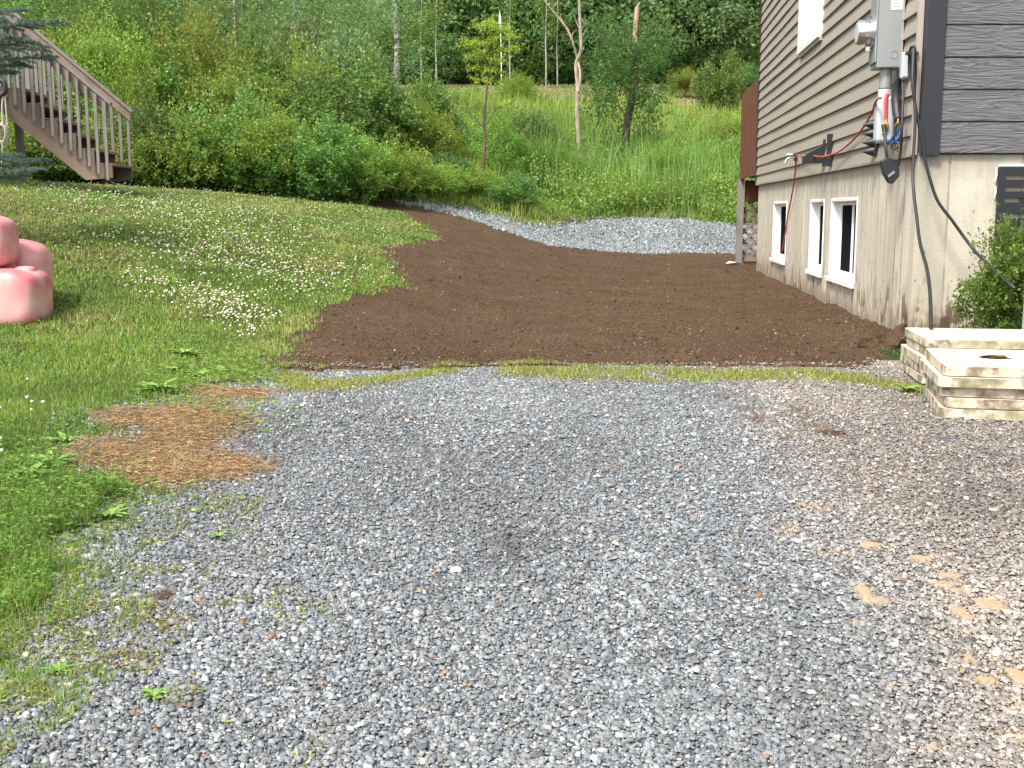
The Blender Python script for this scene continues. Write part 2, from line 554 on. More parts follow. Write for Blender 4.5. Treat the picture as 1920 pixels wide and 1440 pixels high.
def vinyl_mat():
    t = NT('vinyl'); o = t.obj()
    n = t.noise(t.scale(o, (1, .3, 1)), 2.0, 4); g = t.noise(t.scale(o, (6, 1.2, 20)), 9, 5)
    c = t.mix(n, (.285, .25, .21), (.335, .30, .252))
    c = t.mix(t.ramp(g, [(.5, 0), (.8, .35)]), c, (.27, .235, .19))
    low = t.n('MapRange', {'Value': t.n('SeparateXYZ', {0: o}).outputs[2], 'From Min': 1.9, 'From Max': 1.2, 'To Min': 0.0, 'To Max': .4})
    st = t.ramp(t.noise(o, 3.1, 5), [(.45, 0), (.65, 1)])
    c = t.mix(t.math('MULTIPLY', st, low.outputs[0]), c, (.24, .23, .165))
    return t.done(c, .55, t.bump(g, .12, .002), spec=.3)
M['vinyl'] = vinyl_mat()

def plank_mat():
    t = NT('plank'); o = t.obj()
    sep = t.n('SeparateXYZ', {0: o})
    row = t.math('FLOOR', t.math('DIVIDE', t.math('SUBTRACT', sep.outputs[2], ZS - house.location.z + .004), .199))
    off = t.n('CombineXYZ', {0: t.math('MULTIPLY', row, 7.3), 1: t.math('MULTIPLY', row, 3.1), 2: 0.0}).outputs[0]
    v = t.n('VectorMath', {0: o, 1: off}, operation='ADD').outputs[0]
    v = t.scale(v, (1.6, 1, 16))
    n = t.noise(v, 1.3, 3, .5, .8)
    rings = t.math('SINE', t.math('MULTIPLY', n, 30.0))
    f = t.noise(t.scale(v, (3, 1, 4)), 3, 4)
    c = t.mix(t.ramp(rings, [(.45, 0), (1, .6)]), (.128, .127, .130), (.078, .077, .081))
    c = t.mix(t.ramp(f, [(.5, 0), (.8, .55)]), c, (.20, .195, .20))
    return t.done(c, .55, t.bump(t.math('ADD', t.math('MULTIPLY', rings, .5), f), .7, .005), spec=.35)
M['plank'] = plank_mat()
M['black_metal'] = m_plain('black_metal', (.017, .018, .021), .45, .2, 12)
M['black_rubber'] = m_plain('black_rubber', (.022, .022, .024), .5, .2, 20)
M['dark_trim'] = m_plain('dark_trim', (.022, .023, .028), .5, .15, 5)
M['taupe_trim'] = m_plain('taupe_trim', (.36, .31, .27), .5, .08, 5)
M['white_vinyl'] = m_plain('white_vinyl', (.80, .80, .80), .35, .03, 4)
M['blind'] = m_plain('blind', (.72, .72, .73), .6, .05, 4)
M['glass_dark'] = m_plain('glass_dark', (.012, .013, .016), 1.0, .2, 2, spec=0.0)
M['grey_metal'] = m_plain('grey_metal', (.27, .29, .29), .42, .08, 6, metal=.2)
M['grey_light'] = m_plain('grey_light', (.44, .47, .49), .45, .06, 6)
M['steel'] = m_plain('steel', (.62, .62, .63), .22, .1, 20, metal=.9)
M['label_white'] = m_plain('label_white', (.8, .8, .8), .6, .02, 4)
M['ink'] = m_plain('ink', (.1, .1, .1), .6, .02, 4)
M['rope_red'] = m_plain('rope_red', (.36, .06, .05), .8, .3, 60)
M['rope_orange'] = m_plain('rope_orange', (.65, .33, .12), .8, .3, 60)
M['blue_cord'] = m_plain('blue_cord', (.03, .17, .5), .6, .2, 60)
M['caulk'] = m_plain('caulk', (.75, .74, .72), .7, .05, 30, bumps=.5, bdist=.01)

def wallblock(mb, t0, t1, z0, z1, th=.2, d=0.0):
    a = W(t0, z0, d); b = W(t1, z0, d)
    if t0 == 0: a.y = C0.y - d * 0
    mb.prism([a, b, b + Vector((th, 0, 0)), a + Vector((th, 0, 0))], (0, 0, z1 - z0))

WINS = []
for (xa, xb) in [(1449, 1474), (1518, 1544), (1557, 1606)]:
    ta = wall_hit(xa, 440)[0]; tb = wall_hit(xb, 440)[0]
    WINS.append((min(ta, tb), max(ta, tb)))
WINS.sort()
WZ0, WZ1 = CZ - .60, CZ + .105
fm = MB(); 
zb = -.6
wallblock(fm, 0, LW, zb, WZ0)
wallblock(fm, 0, LW, WZ1, ZS + .01)
prev = 0
for (a, b) in WINS + [(LW, LW)]:
    wallblock(fm, prev, a, WZ0, WZ1); prev = b
fm.build('foundation_wall', M['conc_side'], house)
ff = MB()
ff.box(((XF + .2 + XF + 9) / 2, C0.y + .1, (zb + ZS + .01) / 2), (8.8, .2, ZS + .01 - zb))
ff.build('foundation_wall', M['conc_front'], house)
fb = MB()
fb.box(((C1.x + .22 + XF + 9) / 2, C1.y - .12, (zb + ZS) / 2), (XF + 9 - C1.x - .22, .2, ZS - zb))
fb.box((XF + 9.1, (C0.y + C1.y) / 2, (zb + ZS) / 2), (.2, C1.y - C0.y, ZS - zb))
fb.build('rear_foundation', M['conc_front'], house)
ZT = ZS + .128 * 24
# wooden body behind the cladding, carries a simple flat ceiling well above the view
bd = MB()
bd.prism([W(.02, ZS, .008), W(LW + .01, ZS, .008), Vector((XF + 9, C1.y, ZS)), Vector((XF + 9, C0.y - .008, ZS)), Vector((C0.x + .02, C0.y - .008, ZS))], (0, 0, ZT - ZS))
bd.build('wall_body', M['dark_trim'], house)
# clapboards of the side
sv = MB(); b = .128
for i in range(24):
    z = ZS + i * b
    T0, T1 = .015, LW + .03
    ns_ = 36; vs_ = []; fs_ = []
    for j in range(ns_ + 1):
        t_ = T0 + (T1 - T0) * j / ns_
        wz = .009 * (float(vnoise(t_ * 1.3, i * 5.3, 301)) - .5); wd = .012 * (float(vnoise(t_ * .9, i * 3.7, 302)) - .5); wz = wz if i else 0
        vs_ += [W(t_, z + wz, .040 + wd), W(t_, z + b + .006, .018), W(t_, z + wz, .012)]
    for j in range(ns_):
        q_ = j * 3; fs_ += [(q_, q_ + 1, q_ + 4, q_ + 3), (q_, q_ + 3, q_ + 5, q_ + 2)]
    sv.add(vs_, fs_)
sv.build('side_siding', M['vinyl'], house)
# planks of the front
pv = MB(); ph = .199
for i in range(15):
    z = ZS + .004 + i * ph
    y0 = C0.y - .034; y1 = C0.y - .030; y2 = C0.y - .018
    xa, xb = XF + .11, XF + 9
    pv.add([(xa, y1, z + .003), (xb, y1, z + .003), (xb, y0, z + .007), (xa, y0, z + .007), (xa, y0, z + ph - .005), (xb, y0, z + ph - .005), (xb, y2, z + ph - .004), (xa, y2, z + ph - .004), (xa, y2, z + ph + .003), (xb, y2, z + ph + .003), (xa, y2, z + .003), (xb, y2, z + .003)],
           [(0, 1, 2, 3), (3, 2, 5, 4), (4, 5, 6, 7), (7, 6, 9, 8), (10, 11, 1, 0)])
pv.build('front_cladding', M['plank'], house)
# corner board and edge trims
cb = MB()
cb.box((XF + .055, C0.y - .032, (ZS - .008 + ZT) / 2), (.118, .036, ZT - ZS + .008))
cb.build('corner_board', M['dark_trim'], house, bevel=.002)
ct = MB(); ct.box(W(.028, (ZS + ZT) / 2, .026), (.034, .036, ZT - ZS), (U, NRM, ZA)); ct.build('corner_trim', M['taupe_trim'], house)
ce = MB(); ce.box(W(LW + .035, (ZS - .01 + ZT) / 2, .02), (.035, .055, ZT - ZS + .01), (U, NRM, ZA)); ce.build('edge_trim', M['black_metal'], house)
ds = MB(); ds.box(W(LW / 2, ZS - .006, .022), (LW - .05, .036, .008), (U, NRM, ZA)); ds.build('drip_edge', M['taupe_trim'], house)
# basement windows
for k, (a, b2) in enumerate(WINS):
    wm = MB(); e = .012; D = -.13
    # recess lining (white casing) with a proud outer frame
    w = .03; e = .006
    for (t0, t1, z0, z1) in [(a, a + w, WZ0, WZ1), (b2 - w, b2, WZ0, WZ1), (a + w, b2 - w, WZ0, WZ0 + w), (a + w, b2 - w, WZ1 - w, WZ1)]:
        wm.box(W((t0 + t1) / 2, (z0 + z1) / 2, (e - .16) / 2), (t1 - t0, .16 + e, z1 - z0), (U, NRM, ZA))
    fr = wm.build('window', M['white_vinyl'], house, bevel=.004)
    sm = MB(); ia, ib = a + w, b2 - w; za, zb2 = WZ0 + w, WZ1 - w; sw = .032
    mid = (ia + ib) / 2
    for (t0, t1, z0, z1) in [(ia, ia + sw, za, zb2), (ib - sw, ib, za, zb2), (ia + sw, ib - sw, za, za + sw), (ia + sw, ib - sw, zb2 - sw, zb2), (mid - .022, mid + .022, za + sw, zb2 - sw)]:
        sm.box(W((t0 + t1) / 2, (z0 + z1) / 2, -.088), (t1 - t0, .026, z1 - z0), (U, NRM, ZA))
    sm.build('sash', M['white_vinyl'], fr, bevel=.003)
    pm = MB(); pm.box(W((ia + ib) / 2, (za + zb2) / 2, -.094), (ib - ia - .02, .01, zb2 - za - .02), (U, NRM, ZA)); pm.build('pane', M['glass_dark'], fr)
    si = MB(); si.add([W(a - .02, WZ0 + .004, .035), W(b2 + .02, WZ0 + .004, .035), W(b2 + .02, WZ0 - .03, .035), W(a - .02, WZ0 - .03, .035), W(a - .02, WZ0 + .012, .0125), W(b2 + .02, WZ0 + .012, .0125), W(b2 + .02, WZ0 - .03, .003), W(a - .02, WZ0 - .03, .003)],
                      [(0, 1, 2, 3), (0, 4, 5, 1), (2, 1, 5, 6), (0, 3, 7, 4), (3, 2, 6, 7)])
    si.build('sill', M['white_vinyl'], fr)
# upper window in white
ta, zl, _ = wall_hit(1533.5, 71, .07); tb, zl2, _ = wall_hit(1495, 102, .07)
zl = (zl + zl2) / 2
uw = MB(); w = .07; zt = zl + 1.5
for (t0, t1, z0, z1) in [(ta, ta + w, zl, zt), (tb - w, tb, zl, zt), (ta + w, tb - w, zl, zl + w), (ta + w, tb - w, zt - w, zt)]:
    uw.box(W((t0 + t1) / 2, (z0 + z1) / 2, .045), (t1 - t0, .06, z1 - z0), (U, NRM, ZA))
uf = uw.build('upper_window', M['white_vinyl'], house, bevel=.004)
us = MB(); tm = ta + (tb - ta) * .42
us.box(W(tm, (zl + zt) / 2, .056), (.05, .03, zt - zl - 2 * w), (U, NRM, ZA)); us.build('mullion', M['white_vinyl'], uf, bevel=.003)
ub = MB(); ub.box(W((ta + tb) / 2, (zl + zt) / 2, .05), (tb - ta - 2 * w, .012, zt - zl - 2 * w), (U, NRM, ZA)); ub.build('blind', M['blind'], uf)
ul = MB(); ul.box(W((ta + tb) / 2, zl - .017, .036), (tb - ta + .03, .04, .03), (U, NRM, ZA)); ul.build('window_channel', M['taupe_trim'], uf)

# ================================================================== things fixed to the house
AXW = (U, NRM, ZA)
def wp(px, py, d): return wall_hit(px, py, d)[2]
# electric meter: end face towards the camera, dial pointing away from the wall
tn, zbm, _ = wall_hit(1691, 126, 0.036)
md = .165
meter = empty('electric_meter', W(tn + .1, zbm, .036), 'tall grey steel electric meter box with a round glass dial on the taupe siding', 'electric meter')
mh = .62
bx = MB(); bx.box(W(tn + .105, zbm + mh / 2, .036 + md / 2), (.19, md, mh), AXW)
bxo = bx.build('meter_box', M['grey_metal'], meter, bevel=.006)
fl = MB(); fl.box(W(tn + .012, zbm + mh / 2, .042), (.03, .012, mh + .03), AXW); fl.build('back_flange', M['taupe_trim'], meter)
cv = MB(); cv.box(W(tn + .105, zbm + mh / 2 + .02, .036 + md + .008), (.2, .012, mh - .03), AXW); cv.build('cover', M['grey_metal'], meter, bevel=.003)
# knockout ring and paper label on the end facing the drive
def ring(c, ax, bx_, n, r, tr, th=.003, seg=24):
    m = MB(); m.tube([c + (ax * math.cos(a) + bx_ * math.sin(a)) * r for a in [2 * math.pi * i / seg for i in range(seg + 1)]], tr, 6); return m
kc = W(tn + .0085, 0, 0); _, zk, hk = wall_hit(1677, 106, .09)
kx = W(tn + .0095, zbm + .085, .036 + .055)
kr = ring(kx, NRM, ZA, None, .026, .003); ring(kx, NRM, ZA, None, .017, .003)
kr.build('knockout', M['grey_metal'], bxo)
lb = MB(); lb.box(W(tn + .0085, zbm + .485, .036 + .05), (.003, .075, .22), AXW); lbo = lb.build('label', M['label_white'], bxo)
li = MB()
for k in range(9):
    li.box(W(tn + .0065, zbm + .395 + k * .021, .036 + .05 + (.004 if k % 3 else 0)), (.0015, .055 if k % 3 else .04, .0035), AXW)
li.build('printed_lines', M['ink'], lbo)
dc = W(tn + .105, zbm + mh * 0 + wall_hit(1628, 58, .26)[1] - zbm, .036 + md + .014)
dl = MB(); dl.tube([dc, dc + NRM * .02], .108, 28); dl.tube([dc + NRM * .02, dc + NRM * .045], .090, 28); dl.build('dial_ring', M['steel'], meter, smooth=True)
gl = MB(); gl.tube([dc + NRM * .045, dc + NRM * .095, dc + NRM * .105], [.084, .082, .074], 28)
glo = gl.build('dial_cover', M['steel'], meter, smooth=True)
gf = MB(); gf.tube([dc + NRM * .1052, dc + NRM * .108], .066, 24); gf.build('dial_face', M['grey_light'], glo)
sl = MB(); sl.box(dc + NRM * .03 - ZA * .11, (.03, .03, .035), AXW); sl.build('seal', M['steel'], meter, bevel=.003)

# conduit with the pale junction box
pc_t = tn + .09
zj0 = wall_hit(1660, 268, .1)[1]; zj1 = wall_hit(1660, 183, .1)[1]
cond = empty('conduit', W(pc_t, zbm, .12), 'grey plastic conduit running down from the meter box into a pale rounded junction box', 'conduit')
pp = MB(); pp.tube([W(pc_t, zbm, .12), W(pc_t, zj1 - .01, .12)], .041, 20); pp.build('pipe', M['grey_metal'], cond, smooth=True)
co = MB(); co.tube([W(pc_t, zj1 + .055, .12), W(pc_t, zj1 + .049, .12)], .043, 20); co.build('clamp', M['black_rubber'], cond)
c2 = MB(); c2.tube([W(pc_t, zj1 + .048, .12), W(pc_t, zj1 - .01, .12)], .046, 20); c2.build('coupling', M['grey_light'], cond, smooth=True)
jb = MB(); jb.box(W(pc_t + .01, (zj0 + zj1) / 2, .115), (.12, .12, zj1 - zj0), AXW); jb.build('junction_box', M['grey_light'], cond, bevel=.025, seg=4, smooth=True)

# small grey telephone box near the corner
t1, z1, _ = wall_hit(1697, 146, .05)
tb_ = MB(); tb_.box(W(t1, z1 + .08, .05), (.05, .062, .165), AXW)
r_ = empty('telephone_box', W(t1, z1, .036), 'small narrow pale grey box with a lead below it, beside the corner of the siding', 'utility box')
o_ = tb_.build('case', M['grey_light'], r_, bevel=.004)
tl = MB(); tl.box(W(t1 - .027, z1 + .08, .05), (.006, .045, .15), AXW); tl.build('lid', M['grey_light'], r_, bevel=.002)
bk = MB(); bk.box(W(t1 + .03, z1 + .09, .039), (.09, .006, .2), AXW); bk.build('back_plate', M['taupe_trim'], r_)

def cable(name, pts, r, mat, label, cat='cable', n=8, parent=None, group=None):
    m = MB(); m.tube(spline(pts, 8), r, n)
    if parent is not None: return m.build(name, mat, parent, smooth=True)
    o = m.build(name, mat, None, loc=pts[0], smooth=True)
    tag(o, label, cat, group)
    return o
# hook with looped lead at the corner, two black cables falling from it
hk_ = empty('cable_hook', wp(1707, 100, .05), 'black hook at the top of the corner holding a bundle of looped black cable', 'hook')
hm = MB(); hm.box(wp(1704, 100, .04), (.09, .02, .03), AXW); hm.build('hook_plate', M['black_metal'], hk_, bevel=.003); hm = MB(); hm.box(wp(1710, 100, .075), (.02, .08, .02), AXW); hm.build('hook', M['black_metal'], hk_, bevel=.003)
for j in range(4):
    dx = j * 2.6
    pts = [wp(1704 + dx, 150, .06), wp(1704 + dx, 118, .065), wp(1706 + dx * .9, 95, .075), wp(1710 + dx * .6, 87, .08), wp(1714 + dx * .3, 96, .075), wp(1716 + dx * .2, 130, .06), wp(1715 + dx * .2, 190 - 12 * j, .055)]
    cable('cable_loop', pts, .0075, M['black_rubber'], None, parent=hk_)
def pc(px, py, Y): return P(px, py, Y)
cable('cable', [pc(1711, 92, 7.42), pc(1713, 150, 7.36), pc(1716, 220, 7.33), pc(1713, 290, 7.3), pc(1712, 345, 7.25), pc(1718, 400, 7.1), pc(1725, 455, 6.9), pc(1737, 500, 6.6), pc(1743, 540, 6.35), pc(1745, 580, 6.0), pc(1745.5, 614, 5.74)], .0105, M['black_rubber'], 'thick black cable hanging from the corner straight down to the pale slabs', group=None)
cable('cable', [pc(1713, 92, 7.41), pc(1711, 150, 7.35), pc(1715, 190, 7.34), pc(1724, 240, 7.34), pc(1733, 292, 7.34), pc(1745, 340, 7.33), pc(1759, 378, 7.32), pc(1785, 413, 7.3), pc(1808, 445, 7.28), pc(1830, 473, 7.2), pc(1862, 505, 6.9), pc(1890, 530, 6.7), pc(1903, 541, 6.65)], .0105, M['black_rubber'], 'thick black cable slanting down across the concrete front wall into the green shrub')
# black sleeve (splice) hanging beside the conduit
spl = empty('cable_sleeve', wp(1684, 150, .07), 'short thick glossy black sleeve hanging on a lead right of the conduit', 'cable sleeve')
m = MB(); m.tube([wp(1685, 146, .07), wp(1682, 160, .07), wp(1680, 185, .07), wp(1682, 212, .07), wp(1684, 224, .07)], [.016, .028, .034, .032, .022], 14); m.build('sleeve', M['black_rubber'], spl, smooth=True)
m = MB(); m.tube(spline([wp(1686, 128, .06), wp(1687, 140, .07), wp(1685, 150, .07)], 5), .008, 8); m.build('lead', M['black_rubber'], spl, smooth=True)
m = MB(); m.tube(spline([wp(1684, 222, .07), wp(1683, 230, .08), wp(1678, 236, .08)], 5), .005, 8); m.build('wire_end', M['rope_orange'], spl, smooth=True)
# black power adapter hanging from two leads
ad = empty('power_adapter', wp(1668, 300, .13), 'boxy black power adapter hanging on two leads in front of the concrete foundation', 'power adapter')
a1 = wp(1669, 320, .13)
ax1 = (U * .8 + NRM * .2 + ZA * .2).normalized(); 
m = MB()
x1 = Vector((1, 0, 0)); y1 = Vector((0, 1, 0))
pl = [P(x, y, 7.66) for x, y in [(1652, 302), (1664, 295), (1677, 298), (1686, 312), (1687, 330), (1674, 345), (1667, 342), (1657, 325)]]
m.prism(pl, (.015, .09, 0)); m.build('case', M['black_rubber'], ad, bevel=.01, seg=3)
m = MB(); pl = [P(x, y, 7.658) for x, y in [(1664, 329), (1676, 320), (1678, 324), (1666, 333)]]; m.prism(pl, (0, -.006, 0)); m.build('ridge', M['grey_metal'], ad)
m = MB(); m.tube(spline([P(1658, 240, 7.75), P(1660, 262, 7.72), P(1661, 280, 7.7), P(1664, 300, 7.7)], 6), .0105, 8); m.build('lead', M['black_rubber'], ad, smooth=True)
m = MB(); m.tube(spline([wp(1693, 150, .06), wp(1693, 190, .07), wp(1691, 240, .08), wp(1689, 280, .07), P(1684, 310, 7.72)], 6), .0095, 8); m.build('lead', M['black_rubber'], ad, smooth=True)
m = MB(); m.tube([P(1657, 234, 7.76), P(1659, 246, 7.75)], .017, 10); m.build('plug', M['black_rubber'], ad, smooth=True)
# blue cord tangle
bc = empty('blue_cord', wp(1680, 240, .08), 'tangle of thin blue cord tied beside the junction box', 'cord')
for pts in [[(1692, 235), (1684, 245), (1672, 262), (1664, 270), (1672, 268), (1686, 258), (1692, 240)], [(1690, 238), (1680, 255), (1684, 268), (1690, 262), (1688, 242)], [(1688, 240), (1674, 256), (1668, 268), (1682, 262)]]:
    m = MB(); m.tube(spline([wp(x, y, .075 + .01 * random.random()) for x, y in pts], 6), .0045, 6); m.build('strand', M['blue_cord'], bc, smooth=True)
m = MB(); m.tube(spline([wp(x, y, .07) for x, y in [(1686, 262), (1676, 268), (1671, 276), (1678, 281), (1684, 274), (1682, 284)]], 6), .004, 6); m.build('black_strand', M['black_rubber'], bc, smooth=True)
# hose hanger with four cones
hr = empty('cone_rack', wp(1640, 290, .04), 'black wall rack with four pointed cone pegs, behind the pale junction box', 'wall rack')
tq, zq, _ = wall_hit(1643, 292, .036)
zq_top = wall_hit(1643, 222, .036)[1]
m = MB(); m.box(W(tq + .03, (zq + zq_top) / 2, .045), (.11, .018, zq_top - zq), AXW); m.build('rail', M['black_metal'], hr, bevel=.004)
for j in range(4):
    zc = zq + .035 + j * (zq_top - zq - .04) / 3.6
    base = W(tq + .03, zc, .054)
    m = MB(); m.tube([base, base + NRM * .025 + ZA * .0, base + NRM * .085 - ZA * .004], [.036, .03, .002], 12); m.build('peg', M['black_metal'], hr, smooth=True)
# tool bracket: triangular gusset and a plate
br = empty('wall_bracket', wp(1550, 300, .04), 'black two piece tool bracket with a triangular arm on the lower siding', 'bracket')
tq, zq, _ = wall_hit(1558, 312, .036); zt_ = wall_hit(1558, 252, .036)[1]
m = MB(); m.box(W(tq, (zq + zt_) / 2, .055), (.05, .045, zt_ - zq), AXW); m.build('plate', M['black_metal'], br, bevel=.004)
tq2, zq2, _ = wall_hit(1546, 312, .036); zt2 = wall_hit(1546, 262, .036)[1]
m = MB(); m.box(W(tq2, (zq2 + zt2) / 2, .047), (.035, .022, zt2 - zq2), AXW)
m.prism([W(tq2 - .01, zq2 + .03, .058), W(tq2 - .01, zt2 - .05, .058), W(tq2 - .01, zq2 + .11, .215), W(tq2 - .01, zq2 + .03, .215)], U * .02)
m.box(W(tq2 + .02, zq2 + .06, .22), (.07, .03, .07), AXW)
m.build('arm', M['black_metal'], br, bevel=.003)
# outdoor tap
tp = empty('outdoor_tap', wp(1498, 300, .04), 'small white and black outdoor tap with the red rope tied round it', 'tap')
m = MB(); c_ = wp(1494, 296, .04); m.tube([c_, c_ + NRM * .03], .035, 12); m.build('flange', M['black_metal'], tp, smooth=True)
m = MB(); m.tube(spline([c_, c_ + NRM * .06, c_ + NRM * .10 - ZA * .01, c_ + NRM * .12 - ZA * .055], 5), .013, 10); m.build('spout', M['steel'], tp, smooth=True)
m = MB(); hc = c_ + NRM * .075 + ZA * .035; m.tube([c_ + NRM * .075, hc], .006, 8)
for a in range(5):
    an = a * math.pi * 2 / 5; m.tube([hc, hc + U * .035 * math.cos(an) + NRM * .035 * math.sin(an)], .009, 8)
m.build('handle', M['label_white'], tp, smooth=True)
# ropes
cable('rope', [wp(1652, 184, .185), wp(1645, 186, .19), wp(1640, 196, .18), wp(1636, 208, .08), wp(1622, 234, .06), wp(1600, 262, .06), wp(1575, 283, .07), wp(1556, 291, .10), wp(1540, 294, .16), wp(1520, 292, .12), wp(1504, 294, .08), wp(1494, 291, .09), wp(1492, 305, .06), wp(1489, 340, .04), wp(1483, 375, .03), wp(1476, 410, .02), wp(1474, 428, .02), wp(1470, 450, .02), wp(1467, 470, .02)], .008, M['rope_red'], 'thin faded red rope strung from the junction box and hanging over a basement window', 'rope')
lp = empty('tie_strap', wp(1652, 190, .19), 'short bright red strap with a frayed orange end looped over the junction box', 'strap')
m = MB(); m.tube(spline([W(pc_t - .02, zj1 + .006, .10), W(pc_t - .055, zj1 + .004, .12), W(pc_t - .062, zj1 - .04, .125), W(pc_t - .06, zj1 - .12, .122), W(pc_t - .06, zj1 - .16, .12)], 6), .011, 8); m.build('strap', m_plain('strap_red', (.7, .08, .1), .6, .2, 40), lp, smooth=True)
m = MB(); m.tube(spline([W(pc_t - .06, zj1 - .15, .12), W(pc_t - .064, zj1 - .2, .118), W(pc_t - .06, zj1 - .25, .13)], 6), [.010] * 4 + [.018] * 5 + [.014] * 4, 8); m.build('frayed_end', M['rope_orange'], lp, smooth=True)

# black slotted trellis on the front wall
xL = front_hit(1868, 400, .03).x; zT = front_hit(1880, 313, .03).z; zB = zT - 1.02
tr = empty('slotted_panel', (xL + .4, C0.y - .03, zB), 'black slotted decorative panel fixed to the concrete front wall behind the shrub', 'wall panel')
def slotpanel():
    m = MB(); y = C0.y - .028; th = .02
    wdt = .95; rows = []; z = zT; pat = [0, 0, 1, 0, 2, 0, 1, 0, 0]
    m.box((xL + .022, y, (zT + zB) / 2), (.044, th, zT - zB)); m.box((xL + wdt - .022, y, (zT + zB) / 2), (.044, th, zT - zB))
    z = zT
    hs = [.052, .046, .042, .072, .045, .042, .046, .072, .042, .046]
    k = 0
    while z > zB + .05:
        hgt = hs[k % len(hs)]
        m.box((xL + wdt / 2, y, z - hgt / 2), (wdt - .088, th - .004, hgt))
        z -= hgt
        gap = .028
        if k % 3 == 2:
            for f in (.19, .5, .81): m.box((xL + wdt * f, y, z - gap / 2), (.035, th - .008, gap))
        z -= gap; k += 1
    return m
slotpanel().build('panel', M['black_metal'], tr)
cm = MB(); crs = [(xL - .012, zT - .05 + .0, .018, .10), (xL - .010, zT - .16, .016, .08), (xL - .03, zT - .83, .03, .06), (xL - .028, zT - .92, .026, .05)]
for (x, z, w_, h_) in crs:
    cm.tube([(x, C0.y - .012, z - h_ / 2), (x, C0.y - .022, z), (x, C0.y - .012, z + h_ / 2)], [.004, w_ * .55, .004], 8); cm.build('foam_bead', M['caulk'], tr, smooth=True); cm = MB()
cm.tube([(xL + .0, C0.y - .02, zT + .008), (xL + .9, C0.y - .02, zT + .008)], .010, 8); cm.build('foam_bead', M['caulk'], tr, smooth=True)

# pale post at the right edge
pb = P(1917, 628, 6.75); pt = P(1917, 410, 6.75)
po = empty('post', (pb.x + .02, 6.75, gz(pb.x, 6.75)), 'pale grey post with a dark cap at the right edge in front of the shrub', 'post')
m = MB(); m.box((pb.x + .035, 6.75, (gz(pb.x, 6.75) + pt.z) / 2), (.06, .06, pt.z - gz(pb.x, 6.75) + .05)); m.build('shaft', M['grey_light'], po, bevel=.004)
m = MB(); x, z = pb.x + .035, pt.z
m.add([(x - .045, 6.70, z), (x + .045, 6.70, z), (x + .045, 6.80, z), (x - .045, 6.80, z), (x - .045, 6.70, z + .015), (x + .045, 6.70, z + .015), (x + .045, 6.80, z + .015), (x - .045, 6.80, z + .015), (x, 6.75, z + .05)],
      [(0, 3, 2, 1), (0, 1, 5, 4), (1, 2, 6, 5), (2, 3, 7, 6), (3, 0, 4, 7), (4, 5, 8), (5, 6, 8), (6, 7, 8), (7, 4, 8)]); m.build('cap', M['dark_trim'], po)
m = MB(); m.box((x, 6.75, z - .19), (.075, .075, .03)); m.build('collar', M['grey_light'], po, bevel=.003)

# ================================================================== paving slabs
def slab_mat():
    t = NT('slab'); o = t.obj(); r = t.n('ObjectInfo').outputs['Random']
    v = t.n('VectorMath', {0: o, 1: t.n('CombineXYZ', {0: t.math('MULTIPLY', r, 31.0), 1: t.math('MULTIPLY', r, 17.0), 2: t.math('MULTIPLY', r, 11.0)}).outputs[0]}, operation='ADD').outputs[0]
    n = t.noise(v, 4, 5); f = t.noise(v, 60, 4, .65); s = t.noise(v, 11, 4, .6)
    nz = t.n('SeparateXYZ', {0: t.n('NewGeometry').outputs['Normal']}).outputs[2]
    c = t.mix(n, (.50, .42, .32), (.66, .58, .46))
    side = t.ramp(nz, [(.3, 1), (.7, 0)])
    dirt = t.ramp(s, [(.46, 0), (.60, .9)])
    c = t.mix(t.math('MULTIPLY', dirt, side), c, (.17, .125, .08))
    gr = t.ramp(t.noise(v, 6, 3), [(.5, 0), (.68, .7)])
    c = t.mix(t.math('MULTIPLY', gr, side), c, (.30, .30, .15))
    top = t.ramp(t.noise(v, 2.3, 4), [(.66, 0), (.72, .75)])
    c = t.mix(t.math('MULTIPLY', top, t.math('SUBTRACT', 1.0, side)), c, (.25, .2, .14))
    c = t.mix(1.0, c, t.ramp(f, [(.3, .86), (.7, 1.08)]), 'MULTIPLY')
    return t.done(c, .9, t.bump(f, .35, .003), spec=.2)
M['slab'] = slab_mat()
def slab_mesh(seed, sx, sy, sz):
    import bmesh
    bm = bmesh.new(); bmesh.ops.create_grid(bm, x_segments=1, y_segments=1, size=.5); bm.free()
    r = np.random.default_rng(seed)
    n = 20; V = []; Fc = []
    prof = [(-.5, .99), (-.47, 1.0), (0, 1.0), (.46, 1.0), (.5, .988)]
    ringn = []
    per = []
    for i in range(n): per.append((-1 + 2 * i / n, -1))
    for i in range(n): per.append((1, -1 + 2 * i / n))
    for i in range(n): per.append((1 - 2 * i / n, 1))
    for i in range(n): per.append((-1, 1 - 2 * i / n))
    m = len(per)
    for k, (h, s) in enumerate(prof):
        for j, (x, y) in enumerate(per):
            cr = 1 - .02 * (abs(x) > .93) * (abs(y) > .93)
            e = 1 - (.006 + .016 * (k in (0, 4))) * r.random() * (1 if r.random() < .5 else .2)
            V.append((x * sx / 2 * s * cr * e, y * sy / 2 * s * cr * e, h * sz - (.003 * r.random() if k == 4 else 0)))
    for k in range(len(prof) - 1):
        for j in range(m): Fc.append((k * m + j, k * m + (j + 1) % m, (k + 1) * m + (j + 1) % m, (k + 1) * m + j))
    Fc.append(tuple(range(m - 1, -1, -1))); Fc.append(tuple((len(prof) - 1) * m + j for j in range(m)))
    me = bpy.data.meshes.new('paving_slab'); me.from_pydata(V, [], Fc); me.materials.append(M['slab'])
    return me
ST = .0425
